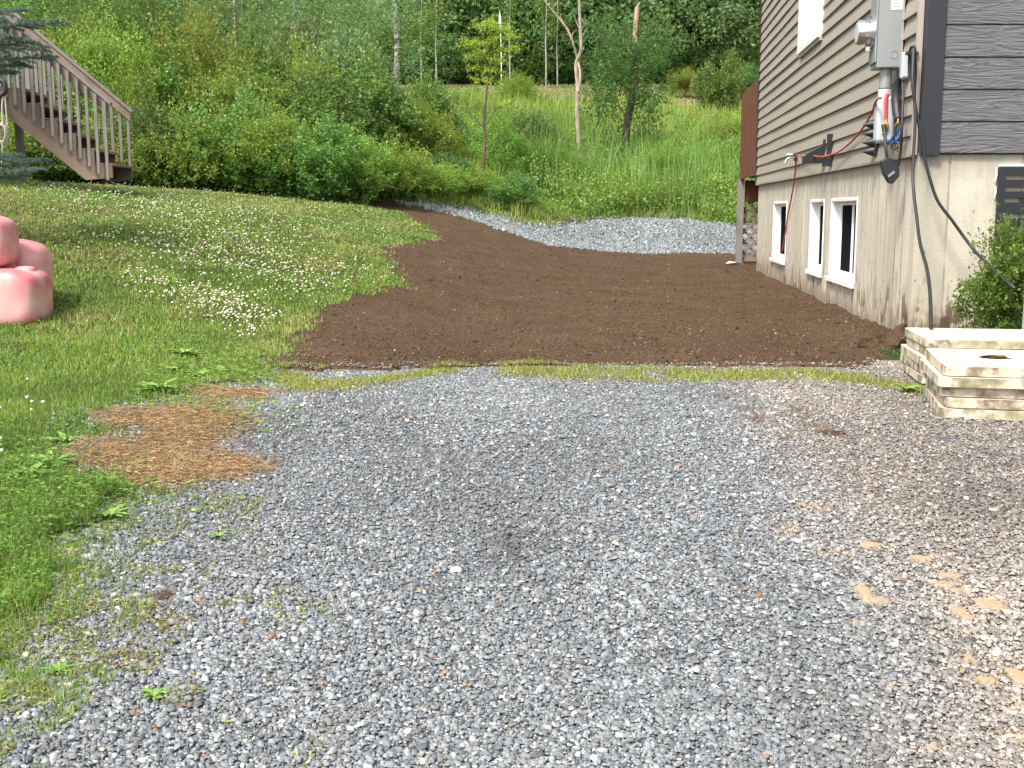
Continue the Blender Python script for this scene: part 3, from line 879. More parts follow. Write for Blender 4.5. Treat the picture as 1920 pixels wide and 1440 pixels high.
def stack(corner_px, Y, rot, ztop, n, sx, sy, desc, seed):
    """corner_px: pixel of the near left top corner"""
    c = P(*corner_px, Y)
    u = Vector((math.cos(rot), math.sin(rot), 0)); v = Vector((-math.sin(rot), math.cos(rot), 0))
    rr = random.Random(seed)
    words = ['topmost', 'second from the top', 'third from the top', 'second from the bottom', 'bottom'] if n == 5 else (['topmost', 'second from the top', 'third from the top', 'bottom'] if n == 4 else ['topmost', 'middle', 'bottom'])
    for k in range(n):
        me = slab_mesh(seed * 10 + k, sx * rr.uniform(.985, 1.01), sy * rr.uniform(.985, 1.01), ST - .002)
        o = bpy.data.objects.new('paving_slab', me); C.objects.link(o)
        jx, jy, jr = (0, 0, 0) if k == 0 else (rr.uniform(-.022, .012), rr.uniform(-.012, .02), rr.uniform(-.02, .02))
        cc = c + u * (sx / 2 + jx) + v * (sy / 2 + jy)
        o.location = (cc.x, cc.y, ztop - ST * (k + .5))
        o.rotation_euler = (0, rr.uniform(-.004, .004), rot + jr)
        tag(o, desc[k], 'paving slab', 'cream concrete paving slabs stacked by the house corner')
stack((1769, 685), 4.47, math.radians(-13), P(1769, 685, 4.47).z, 5, .76, .62, [
    'topmost slab of the near stack, sunlit cream face with one crumbled soil stain', 'second slab down in the near stack, brown chipped stain on its front edge',
    'middle slab of the near stack, with greenish tinge on its front edge', 'fourth slab down in the near stack, one above the gravel', 'lowest slab of the near stack, lying on the grey gravel'], 3)
stack((1739, 636), 5.33, math.radians(-8), P(1739, 636, 5.33).z, 5, .62, .56, [
    'topmost slab of the rear stack, a black cable ending on it', 'second slab down in the rear stack, next to the brown soil', 'middle slab of the rear stack',
    'fourth slab down in the rear stack', 'lowest slab of the rear stack, weeds against its corner'], 5)
c_b = P(1739, 636, 5.33)
stack((1739 + 252, 643), 5.26, math.radians(-8), c_b.z - .02, 4, .62, .56, [
    'topmost slab of the stack at the right edge behind the others', 'second slab of the stack at the right edge', 'third slab of the stack at the right edge', 'lowest slab of the stack at the right edge'], 8)
# crumb of soil on the top slab
def clod(name, c, rx, ry, rz, mat, seed, label, cat, rough=.35, sub=3):
    import bmesh
    bm = bmesh.new(); bmesh.ops.create_icosphere(bm, subdivisions=sub, radius=1)
    r = np.random.default_rng(seed)
    co = np.array([v.co[:] for v in bm.verts])
    nz_ = fbm(co[:, 0] * 2 + seed, co[:, 1] * 2 + co[:, 2] * 1.7, seed, 4)
    for v, q in zip(bm.verts, nz_):
        s = 1 + rough * (q - .5) * 2
        v.co = Vector((v.co.x * rx * s, v.co.y * ry * s, max(v.co.z, -.35) * rz * s))
    me = bpy.data.meshes.new(name); bm.to_mesh(me); bm.free(); me.materials.append(mat)
    o = bpy.data.objects.new(name, me); C.objects.link(o); o.location = c
    tag(o, label, cat); return o
sc_ = P(1868, 668, 4.72); sc_.z = P(1769, 685, 4.47).z + .001
clod('soil_crumb', sc_, .055, .035, .006, M['soil'], 3, 'crumbled brown soil stain on the topmost pale slab', 'soil', .9, 4)
mo = cast3(1668, 655)
clod('soil_mound', (mo.x, mo.y, mo.z + .0), .15, .12, .13, M['soil'], 9, 'small rooty heap of earth between the soil bed and the slabs', 'soil heap', .8, 4)
pp_ = cast3(1371, 497)
m = MB(); u_ = Vector((1, .25, 0)).normalized()
m.add([pp_ + Vector((-.09, -.02, .03)), pp_ + Vector((.06, -.05, .05)), pp_ + Vector((.10, .03, .03)), pp_ + Vector((-.02, .06, .06)), pp_ + Vector((0, 0, .045))], [(0, 1, 4), (1, 2, 4), (2, 3, 4), (3, 0, 4)])
o_ = m.build('stone_flake', M['label_white'], None, loc=pp_); o_.modifiers.new('s', 'SOLIDIFY').thickness = .008
tag(o_, 'flat whitish flake lying on the soil near the back corner of the house', 'flake')

# ================================================================== deck behind the house
def wood_mat(name, a, b, sc=(3, 3, 3), ax=2):
    t = NT(name); o = t.obj()
    s = [14, 14, 14]; s[ax] = 1.2
    n = t.noise(t.scale(o, tuple(s)), 3, 5, .65); bg = t.noise(o, 2.5, 4)
    c = t.mix(n, a, b)
    c = t.mix(t.ramp(bg, [(.5, 0), (.7, .45)]), c, tuple(x * .6 for x in a))
    return t.done(c, .8, t.bump(n, .3, .004), spec=.2)
M['redwood'] = wood_mat('redwood', (.095, .034, .018), (.17, .07, .04))
M['greywood'] = wood_mat('greywood', (.15, .135, .12), (.28, .255, .24))
M['stairwood'] = wood_mat('stairwood', (.18, .125, .09), (.30, .225, .18), ax=0)
M['darkwood'] = wood_mat('darkwood', (.04, .028, .02), (.075, .052, .04), ax=0)
dk = empty('rear_deck', W(LW + 1, gz(3.6, 17.5), .02), 'red brown wooden deck with solid board rail and lattice skirt behind the house', 'deck')
tE = 0
for t_ in np.arange(LW, LW + 6, .01):
    p = W(t_, CZ + 1.0, .12)
    if 960 + F * p.x / (p.y) * (CP + 0) * 1.0 * 1 <= 1388: tE = t_; break
tE = LW + 2.35
zr0, zr1 = CZ + .49, CZ + 1.80
nb = 18
for i in range(nb):
    a = LW + .12 + (tE - LW - .12) * i / nb; bb = LW + .12 + (tE - LW - .12) * (i + 1) / nb
    m = MB(); m.box(W((a + bb) / 2, (zr0 + zr1) / 2, .03), (bb - a - .008, .02, zr1 - zr0 + .02 * (i % 2)), AXW); m.build('rail_board', M['redwood'], dk)
m = MB(); m.box(W((LW + tE) / 2 + .06, zr0 + .10, -.04), (tE - LW - .1, .08, .14), AXW); 
m.box(W((LW + tE) / 2 + .1, CZ + .53, -.7), (tE - LW - .3, 1.35, .04), AXW); m.build('deck_frame', M['darkwood'], dk)
m = MB(); m.box(W(tE - .04, CZ + .30, -.9), (.05, 1.7, .34), AXW); m.build('beam', M['redwood'], dk)
zg = CZ - .80
m = MB(); m.box(W(tE - .06, (zg - .2 + zr0) / 2, .02), (.1, .1, zr0 - zg + .2), AXW); m.build('post', M['greywood'], dk)
m = MB(); zt_ = CZ + .13; hh = zt_ - zg; lw_ = 1.5
def LP(a, z, d=0.0): return W(tE - .03 + d, z, -.02 - a)
for sgn, dd in ((1, 0.0), (-1, .014)):
    k = -hh
    while k < lw_:
        s0 = max(0, -k); s1 = min(hh, lw_ - k)
        if s1 > s0 + .02:
            if sgn > 0: p, q = LP(k + s0, zg + s0, dd), LP(k + s1, zg + s1, dd)
            else: p, q = LP(k + s0, zt_ - s0, dd), LP(k + s1, zt_ - s1, dd)
            m.bar(p, q, .045, .010, U)
        k += .17
m.bar(LP(0, zg + .02), LP(lw_, zg + .02), .03, .06)
m.build('lattice', M['stairwood'], dk)

# ================================================================== wooden stairs on the left
SY = 14.3
sb = P(208, 333, SY)
su = Vector((-1, -.104, 0)).normalized(); sdp = Vector((-.104, 1, 0)).normalized(); 
RUN, RISE, SWD = .205, .178, 1.12
stairs = empty('wooden_stairs', Vector((sb.x, sb.y, gz(sb.x, sb.y))), 'weathered brown wooden staircase with railings climbing to a deck at the left', 'stairs')
def S(a, w, z): return sb + su * a + sdp * w + ZA * z
AXS = (su, sdp, ZA)
NS = 6
slope = RISE / RUN
for w_ in (0.03, SWD - .03):
    # cut stringer: saw-tooth top, straight bottom
    top = [(-.0, .0)]
    pts = []
    for k in range(NS + 1):
        pts.append((RUN * k - .02, RISE * k)); pts.append((RUN * k - .02, RISE * (k + 1) - .04))
    pts = pts[:-1] + [(RUN * NS + .1, RISE * NS), ]
    low = [(RUN * NS + .1, .85), (.30, -.03)]
    poly = pts + low
    m = MB(); m.prism([S(x, w_ - .02, z) for x, z in poly], sdp * .04)
    m.build('stringer', M['stairwood'], stairs)
for k in range(NS):
    m = MB(); m.box(S(RUN * (k + .5) - .03, SWD / 2, RISE * (k + 1) - .02 - .1 * (k == -1)), (RUN + .05, SWD - .02, .036), AXS); m.build('tread', M['stairwood'], stairs, bevel=.004)
for k in range(NS):
    m = MB(); m.box(S(RUN * (k + .92), SWD / 2, RISE * (k + .5) - .02), (.02, SWD - .13, RISE - .045), AXS); m.build('riser', M['darkwood'], stairs)
def rz_(a): return .885 + a * slope * 1.0
for w_ in (-.03, SWD + .03):
    m = MB(); a0, a1_ = -.02, 1.38
    face = [S(a0, w_, rz_(a0) - .11), S(a0, w_, rz_(a0) + .02), S(a1_, w_, rz_(a1_) + .02), S(a1_, w_, rz_(a1_) - .11)]
    m.prism(face, sdp * .038); m.build('rail_board', M['stairwood'], stairs, bevel=.004)
    m = MB(); m.bar(S(a0 - .03, w_ + .02, rz_(a0) + .04 - .03 * slope), S(a1_ + .02, w_ + .02, rz_(a1_) + .04 + .02 * slope), .095, .032); m.build('handrail', M['greywood'], stairs, bevel=.004)
    nbal = 13
    for k in range(nbal):
        a = .02 + k * .103
        m = MB(); lo = max(a * slope - .06, -.03); hi = rz_(a) - .0
        off = -.035 if w_ < 0 else .04
        m.box(S(a, w_ + off, (lo + hi) / 2), (.034, .034, hi - lo), AXS); m.build('baluster', M['greywood'], stairs)
# the landing / deck the stairs rise to
dz = RISE * (NS + .15)
dk2 = empty('raised_deck', S(2.2, .6, -.2), 'raised grey wooden deck with baluster railing at the left edge, above the stairs', 'deck')
m = MB(); m.box(S(2.55, SWD / 2 + .5, dz - .02), (2.5, 3.0, .036), AXS); m.build('floor', M['greywood'], dk2)
m = MB(); m.box(S(2.50, -.92, dz - .14), (2.3, .04, .2), AXS); m.box(S(1.36, SWD / 2 + .5, dz - .14), (.04, 2.9, .2), AXS); m.build('rim_beam', M['darkwood'], dk2)
for (a, w_) in ((1.42, -.9), (1.42, SWD + .1), (3.6, -.9), (3.6, 1.9)):
    m = MB(); m.box(S(a, w_, dz / 2 - .5), (.09, .09, dz + .96), AXS); m.build('post', M['greywood'], dk2)
zt_ = dz + .93
for c_, s_ in ((S(2.5, -.93, zt_), (2.25, .1, .035)), (S(2.5, 1.95, zt_), (2.25, .1, .035)), (S(1.40, 1.55, zt_), (.1, .7, .035)), (S(1.40, -.45, zt_), (.1, .85, .035))):
    m = MB(); m.box(c_, s_, AXS); m.build('handrail', M['greywood'], dk2)
for k in range(18):
    m = MB(); m.box(S(1.5 + k * .12, -.93, dz + .45), (.038, .035, .93), AXS); m.build('baluster', M['greywood'], dk2)
for k in range(18):
    m = MB(); m.box(S(1.5 + k * .12, 1.95, dz + .45), (.038, .035, .93), AXS); m.build('baluster', M['greywood'], dk2)
for k in range(7):
    m = MB(); m.box(S(1.40, -.8 + k * .12, dz + .45), (.035, .038, .93), AXS); m.build('baluster', M['greywood'], dk2)
# coil of pale hose on the post
hs = empty('garden_hose', P(3, 240, 13.2), 'pale cord coiled and hanging from the deck at the left edge of the picture', 'hose')
m = MB()
for j in range(4):
    pts = [P(3 + 7 * math.cos(a) + j * 1.5, 250 + (16 + 3 * j) * math.sin(a), 13.2 + .01 * j) for a in [2 * math.pi * i / 16 for i in range(17)]]
    m.tube(pts, .009, 6)
m.tube(spline([P(6, 238, 13.2), P(4, 200, 13.2), P(8, 165, 13.2)], 6), .010, 6); m.tube(spline([P(8, 165, 13.21), P(11, 200, 13.2), P(14, 235, 13.2)], 6), .008, 6)
m.tube(spline([P(5, 262, 13.2), P(4, 285, 13.2), P(3, 318, 13.2)], 6), .007, 6)
m.build('coil', m_plain('hose', (.42, .38, .32), .6, .2, 20), hs, smooth=True)
m = MB(); m.tube(spline([P(-2, 150, 13.2), P(8, 155, 13.2), P(9, 172, 13.2), P(-2, 180, 13.2)], 6), .03, 8); m.build('hanger', M['black_rubber'], hs, smooth=True)

# ================================================================== pink toy
def toy_mat():
    t = NT('faded_pink_plastic'); o = t.obj()
    n = t.noise(o, 4.5, 3, .5, .6); f = t.noise(o, 60, 3)
    z = t.n('SeparateXYZ', {0: t.n('NewGeometry').outputs['Normal']}).outputs[2]
    c = t.ramp(n, [(.34, (.56, .11, .12)), (.5, (.62, .26, .25)), (.66, (.69, .39, .37))])
    # sun-bleached upper edges: wear of the plastic itself
    c = t.mix(t.ramp(t.noise(o, 3.0, 2), [(.55, 0), (.8, .5)]), c, (.72, .48, .45))
    return t.done(c, .35, t.bump(f, .05, .002), spec=.45)
M['toy'] = toy_mat()
def blob(mb_name, c, s, parent, ex=.45, rz=0.0, taper=0.0):
    """superellipsoid block: moulded hollow plastic"""
    n, k = 40, 24; V = []; Fc = []
    f = lambda w, e: math.copysign(abs(w) ** e, w)
    for i in range(k + 1):
        ph_ = -math.pi / 2 + math.pi * i / k
        for j in range(n):
            th = 2 * math.pi * j / n
            x = f(math.cos(ph_), ex) * f(math.cos(th), ex); y = f(math.cos(ph_), ex) * f(math.sin(th), ex); z = f(math.sin(ph_), ex)
            q = 1 - taper * (z + 1) / 2
            X_, Y_ = x * s[0] * q, y * s[1] * q
            V.append(Vector((X_ * math.cos(rz) - Y_ * math.sin(rz), X_ * math.sin(rz) + Y_ * math.cos(rz), z * s[2])) + Vector(c))
    for i in range(k):
        for j in range(n): Fc.append((i * n + j, i * n + (j + 1) % n, (i + 1) * n + (j + 1) % n, (i + 1) * n + j))
    m = MB(); m.add(V, Fc)
    return m.build(mb_name, M['toy'], parent, smooth=True)
tb0 = cast3(20, 612)
TYY = tb0.y
toy = empty('plastic_toy', (tb0.x - .15, TYY + .25, tb0.z), 'faded pink moulded plastic play toy standing on the lawn at the left edge', 'toy')
def tpx(px, py, Y): return P(px, py, Y)
pxm = TYY / F
def blobpx(name, x0, x1, y0, y1, Y, dep, ex, rz=0, taper=0):
    a = P(x0, y1, Y + dep * .75); b_ = P(x1, y0, Y + dep * .75); a.z = P(x0, y1, Y).z; b_.z = P(x1, y0, Y).z
    return blob(name, ((a.x + b_.x) / 2, Y + dep / 2, (a.z + b_.z) / 2), ((b_.x - a.x) / 2, dep / 2, (b_.z - a.z) / 2), toy, ex, rz, taper)
blobpx('front_bumper', -190, 95, 506, 620, TYY, .42, .36)
blobpx('rear_bumper', -150, 99, 448, 575, TYY + .45, .40, .5)
blobpx('centre_ridge', -170, 42, 478, 560, TYY + .25, .42, .5)
blobpx('wheel_arch', 36, 72, 500, 560, TYY + .16, .16, .55)
blobpx('seat_back', -190, 33, 402, 508, TYY + .12, .34, .42)

# ================================================================== ground cover
def icosa():
    p = (1 + 5 ** .5) / 2
    v = np.array([(-1, p, 0), (1, p, 0), (-1, -p, 0), (1, -p, 0), (0, -1, p), (0, 1, p), (0, -1, -p), (0, 1, -p), (p, 0, -1), (p, 0, 1), (-p, 0, -1), (-p, 0, 1)], float)
    f = np.array([(0, 11, 5), (0, 5, 1), (0, 1, 7), (0, 7, 10), (0, 10, 11), (1, 5, 9), (5, 11, 4), (11, 10, 2), (10, 7, 6), (7, 1, 8), (3, 9, 4), (3, 4, 2), (3, 2, 6), (3, 6, 8), (3, 8, 9), (4, 9, 5), (2, 4, 11), (6, 2, 10), (8, 6, 7), (9, 8, 1)])
    return v / np.linalg.norm(v[0]), f
def stone_templates(n, seed, jit=.28):
    r = np.random.default_rng(seed); out = []
    v, f = icosa()
    for i in range(n):
        w = v * (1 + r.uniform(-jit, jit, (12, 1))) + r.uniform(-.12, .12, (12, 3))
        for k in range(5):                      # a few broken flat sides
            d = r.normal(size=3); d /= np.linalg.norm(d); lim = r.uniform(.28, .6)
            q = w @ d; w = w - np.clip(q - lim, 0, None)[:, None] * d
        out.append((w, [f]))
    return out
def stones(x, y, z, rad, col, seed, flat=(.35, .7), tilt=.35, templ=5, chips=0):
    T = stone_templates(templ, seed) if not chips else stone_templates(max(1, templ - chips), seed) + chip_templates(chips, seed); templ = len(T)
    r = np.random.default_rng(seed + 1); parts = []
    which = r.integers(0, templ, len(x))
    for k, (tv, tf) in enumerate(T):
        m = which == k; n = m.sum()
        if not n: continue
        R = rot_z(r.uniform(0, 6.28, n)) @ rot_x(r.normal(0, tilt, n)) @ rot_z(r.uniform(0, 6.28, n))
        s = np.stack([rad[m] * r.uniform(.8, 1.25, n), rad[m] * r.uniform(.6, .95, n), rad[m] * r.uniform(flat[0], flat[1], n)], -1)
        parts.append(scatter(tv, tf, np.stack([x[m], y[m], z[m]], -1), R, s, col[m]))
    return merge(parts)

def chip_templates(n, seed):
    r = np.random.default_rng(seed); out = []
    for i in range(n):
        k = 6; a = np.sort(np.arange(k) / k * 6.283 + r.uniform(-.4, .4, k)); q = r.uniform(.62, 1.15, k)
        ring_ = np.stack([np.cos(a) * q, np.sin(a) * q], -1)
        top = ring_ * r.uniform(.6, .95, (k, 1)) + r.normal(0, .07, 2)
        V = np.concatenate([np.concatenate([ring_, np.full((k, 1), -.8)], 1), np.concatenate([top, .75 + r.uniform(-.35, .35, (k, 1)) + top[:, :1] * r.uniform(-.5, .5)], 1)])
        quad = np.array([(j, (j + 1) % k, k + (j + 1) % k, k + j) for j in range(k)])
        tri = np.array([(k, k + j, k + j + 1) for j in range(1, k - 1)])
        out.append((V, [tri, quad]))
    return out
def sampleY(n, y0, y1, p):
    u = rng.random(n)
    a = 1 - p
    return (y0 ** a + u * (y1 ** a - y0 ** a)) ** (1 / a)

def stuff(name, V, F_, Cc, mat, label, cat, smooth=False):
    me = np_mesh(name, V, F_, Cc, smooth)
    o = link_mesh(name, me, mat)
    return tag(o, label, cat, kind='stuff')

M['stone'] = m_attr('stone', .75, spec=.35, nscale=90, nvar=.16)
M['blade'] = m_attr('blade', .55, .35, spec=.3)
M['petal'] = m_attr('petal', .7, .15, spec=.2)
M['clod'] = m_attr('clod', .95, spec=.1, nscale=120, nvar=.3)

def lawn_near(X, Y):
    """0..1, how close a spot of gravel lies to the turf"""
    s = np.zeros(len(X)); 
    for d, w in ((.12, .4), (.28, .3), (.5, .2), (.8, .1)):
        s += w * (region(X - d, Y + d * .3) == 1)
    return s

# -- driveway stones
n = 400000
Y = sampleY(n, 1.35, 6.5, .45); X = rng.uniform(-.5, .5, n) * 2 * (.49 * Y + .55)
keep = (region(X, Y) == 2)
keep |= (region(X, Y) == 1) & (region(X + .18, Y) == 2) & (rng.random(n) < .35)
keep |= (region(X, Y) == 3) & (region(X, Y - .12) == 2) & (rng.random(n) < .25)
X, Y = X[keep], Y[keep]; n = len(X)
rad = np.clip(.0046 * np.exp(rng.normal(0, .40, n)), .0022, .013)
Z = Hs(X, Y) + rad * .25 + rng.uniform(0, .007, n)
lum = .80 * rng.choice([.11, .16, .21, .26, .32, .42, .58], n, p=[.08, .19, .30, .26, .13, .03, .01]) * rng.uniform(.85, 1.15, n)
warm = ss(.35, .95, X - .10 * (Y - 2) + .7 * (fbm(X * 1.3, Y * .8, 51, 3) - .5)) * ss(2.6, 1.6, X - .25 * (Y - 2))
warm = np.clip(warm * .8 + .18 * (rng.random(n) < .25), 0, 1)
tint = np.stack([np.ones(n) * .975, np.ones(n) * 1.04, np.ones(n) * 1.085], -1) * (1 - warm[:, None]) + np.array([1.25, 1.06, .88]) * warm[:, None]
lum = lum * (1 + .05 * warm)
wet = .86 + .28 * ss(.25, .75, fbm(X * 1.6, Y * .8, 53, 4))
track = np.exp(-((X + .55 + .02 * Y) / .22) ** 2) + np.exp(-((X - .75 - .12 * Y) / .28) ** 2)
wet = wet * (1 + .10 * track)
for (wx_, wy_, s_, a_) in [(cast(960, 1020), 0, .22, .30), (cast(1250, 1225), 0, .10, .3), (cast(1860, 960), 0, .4, .35), (cast(800, 1110), 0, .15, .3), (cast(1100, 880), 0, .4, .18)] if False else []: pass
for (p_, s_, a_) in [((975, 1020), .13, .28), ((940, 1050), .07, .2), ((1250, 1225), .05, .38), ((1880, 960), .25, .28), ((800, 1110), .10, .25), ((1120, 860), .22, .12), ((640, 960), .10, .12)]:
    c_ = cast(*p_)
    wet = wet * (1 - a_ * np.exp(-(((X - c_[0]) / s_) ** 2 + ((Y - c_[1]) / (s_ * .8)) ** 2)))
col = lum[:, None] * tint * wet[:, None]
SAND_PX = [(1633, 1024, 50, 14), (1728, 1052, 44, 14), (1778, 1085, 60, 16), (1768, 1102, 54, 14), (1795, 1114, 30, 10), (1620, 1118, 34, 18), (1640, 1135, 66, 16), (1608, 1172, 32, 10), (1855, 1142, 56, 18), (1798, 1156, 34, 10), (1812, 1168, 28, 8), (1852, 1280, 36, 26), (1908, 1275, 40, 34), (1815, 1240, 26, 16), (1628, 927, 16, 18), (1690, 1085, 24, 10), (1748, 1195, 20, 8), (1900, 1330, 26, 20), (1745, 1410, 60, 12), (1905, 1390, 50, 16), (1680, 1290, 26, 8), (1530, 960, 60, 14), (1560, 1040, 50, 14), (1480, 1000, 40, 10)]
MUD_PX = [(305, 1122, 50, 18), (1400, 770, 60, 10), (1420, 790, 30, 26), (1530, 805, 50, 16), (1560, 818, 44, 12), (1470, 822, 40, 10), (1440, 862, 30, 10), (1500, 775, 34, 10), (70, 1290, 50, 16), (345, 1335, 40, 12), (1350, 745, 40, 8)]
for lst_, cc_, k_ in ((SAND_PX, (.40, .28, .17), .8), (MUD_PX, (.11, .065, .04), .9)):
    for (a_, b_, w_, h_) in lst_:
        c_ = cast(a_, b_); rx_ = abs(c_[0] - cast(a_ - w_ / 2, b_)[0]); ry_ = max(abs(c_[1] - cast(a_, b_ + h_ / 2)[1]), .01)
        f_ = np.exp(-((((X - c_[0]) / rx_) ** 2 + ((Y - c_[1]) / ry_) ** 2) * (.5 + fbm(X * 30, Y * 30, 59, 2)))) * k_ * rng.uniform(.5, 1.1, n)
        f_ = np.clip(f_, 0, 1)[:, None]
        col = col * (1 - f_) + np.array(cc_) * f_
rust = rng.random(n) < .006
col[rust] = np.array([.30, .17, .085]) * rng.uniform(.6, 1.3, (rust.sum(), 1))
cream = rng.random(n) < .022
col[cream] = np.array([.60, .54, .43]) * rng.uniform(.7, 1.15, (cream.sum(), 1))
V_, F_, C_ = stones(X, Y, Z, rad, col, 61, flat=(.22, .46), tilt=.24, templ=12, chips=10)
stuff('driveway_stones', V_, F_, C_, M['stone'], 'loose grey and cream crushed stone covering the driveway', 'gravel')

# -- pale crushed stone on the bank
n = 150000
Y = sampleY(n, 17, 27, .3); X = rng.uniform(-5, 6, n)
k = region(X, Y) == 4; k |= (region(X, Y - .25) == 4) & (rng.random(n) < .3); k |= (region(X, Y + .2) == 4) & (rng.random(n) < .25)
X, Y = X[k], Y[k]; n = len(X)
rad = np.clip(.017 * np.exp(rng.normal(0, .32, n)), .009, .04)
lum = .74 * rng.choice([.13, .20, .28, .37, .50], n, p=[.14, .26, .32, .22, .06]) * rng.uniform(.85, 1.15, n)
col = lum[:, None] * np.array([.93, 1.02, 1.03]) * (.8 + .4 * fbm(X, Y, 71, 3))[:, None]
V_, F_, C_ = stones(X, Y, Hs(X, Y) + rad * .3 + rng.uniform(0, .02, n), rad, col, 62, flat=(.4, .8), templ=7, chips=6)
stuff('bank_stones', V_, F_, C_, M['stone'], 'clean pale blue grey crushed stone heaped along the foot of the meadow', 'gravel')

# -- soil crumbs and pebbles
n = 90000
Y = sampleY(n, 5.7, 22, 1.3); X = rng.uniform(-.36, .34, n) * (Y + 1)
k = region(X, Y) == 3; k |= (region(X, Y) == 1) & (region(X + .15, Y) == 3) & (rng.random(n) < .4); k |= (region(X, Y) == 2) & (region(X, Y + .1) == 3) & (rng.random(n) < .5)
X, Y = X[k], Y[k]; n = len(X)
rad = np.clip(.0048 * np.exp(rng.normal(0, .5, n)) * (.7 + Y / 30), .0025, .022)
col = np.array([.094, .059, .035]) * rng.uniform(.45, 1.9, (n, 1)) * (.75 + .5 * fbm(X * 1.5, Y, 75, 3))[:, None]
peb = rng.random(n) < .035
col[peb] = np.array([.27, .20, .15]) * rng.uniform(.5, 1.4, (peb.sum(), 1))
V_, F_, C_ = stones(X, Y, Hs(X, Y) + rad * .2, rad, col, 63, flat=(.5, .95), tilt=1.0)
stuff('soil_crumbs', V_, F_, C_, M['clod'], 'dark brown crumbs and small pebbles of the freshly spread topsoil', 'soil')

# -- blades
def blades(x, y, z, h, w, col, lean=.5, seed=0, az=None, flatz=None):
    r = np.random.default_rng(seed)
    n = len(x)
    az = r.uniform(0, 6.283, n) if az is None else az
    ln = np.abs(r.normal(0, lean, n))
    d = np.stack([np.cos(az), np.sin(az), np.zeros(n)], -1)
    fa = r.uniform(0, 6.283, n)
    s = np.stack([np.cos(fa), np.sin(fa), np.zeros(n)], -1)
    up = np.array([0, 0, 1.0])
    b = np.stack([x, y, z], -1)
    ca, sa = np.cos(ln * .5)[:, None], np.sin(ln * .5)[:, None]
    m = b + (up * ca + d * sa) * (h * .55)[:, None]
    c2, s2 = np.cos(np.clip(ln * 1.6, 0, 1.9))[:, None], np.sin(np.clip(ln * 1.6, 0, 1.9))[:, None]
    t = m + (up * c2 + d * s2) * (h * .5)[:, None]
    hw = s * (w * .5)[:, None]
    V = np.stack([b - hw, b + hw, m + hw * .8, m - hw * .8, t], 1).reshape(-1, 3)
    i = (np.arange(n) * 5)[:, None]
    return V, [np.concatenate([i + 3, i + 2, i + 4], 1), np.concatenate([i, i + 1, i + 2, i + 3], 1)], np.repeat(col, 5, axis=0)

def lawncol(X, Y, n, r):
    g = np.array([.14, .27, .04]); g2 = np.array([.30, .42, .08]); dry = np.array([.42, .37, .15]); dk_ = np.array([.06, .12, .022])
    a = r.random((n, 1))
    c = g * (1 - a) + g2 * a
    p = ss(.42, .68, fbm(X * .9, Y * .55, 81, 4)) * ss(3.5, 7, Y)
    back = ss(5, 11, Y)
    m = (r.random(n) < .10 + .40 * p + .08 * back)[:, None]
    c = np.where(m, dry * r.uniform(.7, 1.3, (n, 1)), c)
    q = (ss(.5, .7, fbm(X * 1.7 + 9, Y * 1.2, 83, 3)))[:, None]
    c = c * (1 - .35 * q) + dk_ * .35 * q
    return c * r.uniform(.75, 1.25, (n, 1))
n = 760000
Y = sampleY(n, 1.7, 27, 1.25); X = -rng.uniform(-.12, .55, n) * (Y + 1.5) 
rr = region(X, Y)
dens = np.where(rr == 1, 1.0, 0)
ed = (rr == 3) & (region(X - .12, Y) == 1) & (fbm(X * 5, Y * 4, 87, 2) > .58); dens = np.where(ed, .5, dens)
ed2 = (rr == 2); dens = np.where(ed2, .55 * ss(.80, 1.15, fbm(X * 8, Y * 8, 88, 2) * .8 + .75 * lawn_near(X, Y)), dens)
# worn straw spots at the edge of the drive
straw_px = [((255, 862), (.30, .24)), ((330, 812), (.22, .22)), ((300, 780), (.20, .2)), ((400, 742), (.22, .20)), ((350, 885), (.16, .16))]
straw_c = [(cast(*p), s) for p, s in straw_px]
def strawf(X, Y):
    s = np.zeros(len(X)); X, Y = X + .5 * (fbm(X * 3.5, Y * 3.5, 191, 3) - .5), Y + .6 * (fbm(X * 3, Y * 3, 192, 3) - .5)
    for (c, sz) in straw_c:
        s = np.maximum(s, np.exp(-(((X - c[0]) / sz[0]) ** 2 + ((Y - c[1]) / sz[1]) ** 2) * 1.2 ) * (.1 + 1.9 * fbm(X * 4.5, Y * 4.5, 90, 3)))
    return s
dens = dens * (1 - .95 * ss(.22, .55, strawf(X, Y)))
# the toy stands on some of it
k = rng.random(n) < dens
X, Y = X[k], Y[k]; n = len(X)
hn = fbm(X * 2.2, Y * 1.6, 91, 3)
h = (.018 + .034 * hn + .022 * ss(4.5, 2.5, Y)) * rng.uniform(.5, 1.35, n)
h = h * (1 + .6 * (rng.random(n) < .03)) * np.where(region(X, Y) == 2, .6, 1)
w = np.maximum(.0024, .00082 * Y) * rng.uniform(.7, 1.3, n)
V_, F_, C_ = blades(X, Y, Hs(X, Y) - .004, h, w, lawncol(X, Y, n, rng), 1.1, 5)
stuff('lawn_grass', V_, F_, C_, M['blade'], 'short uneven mown grass of the sloping lawn, yellowed in patches', 'grass')

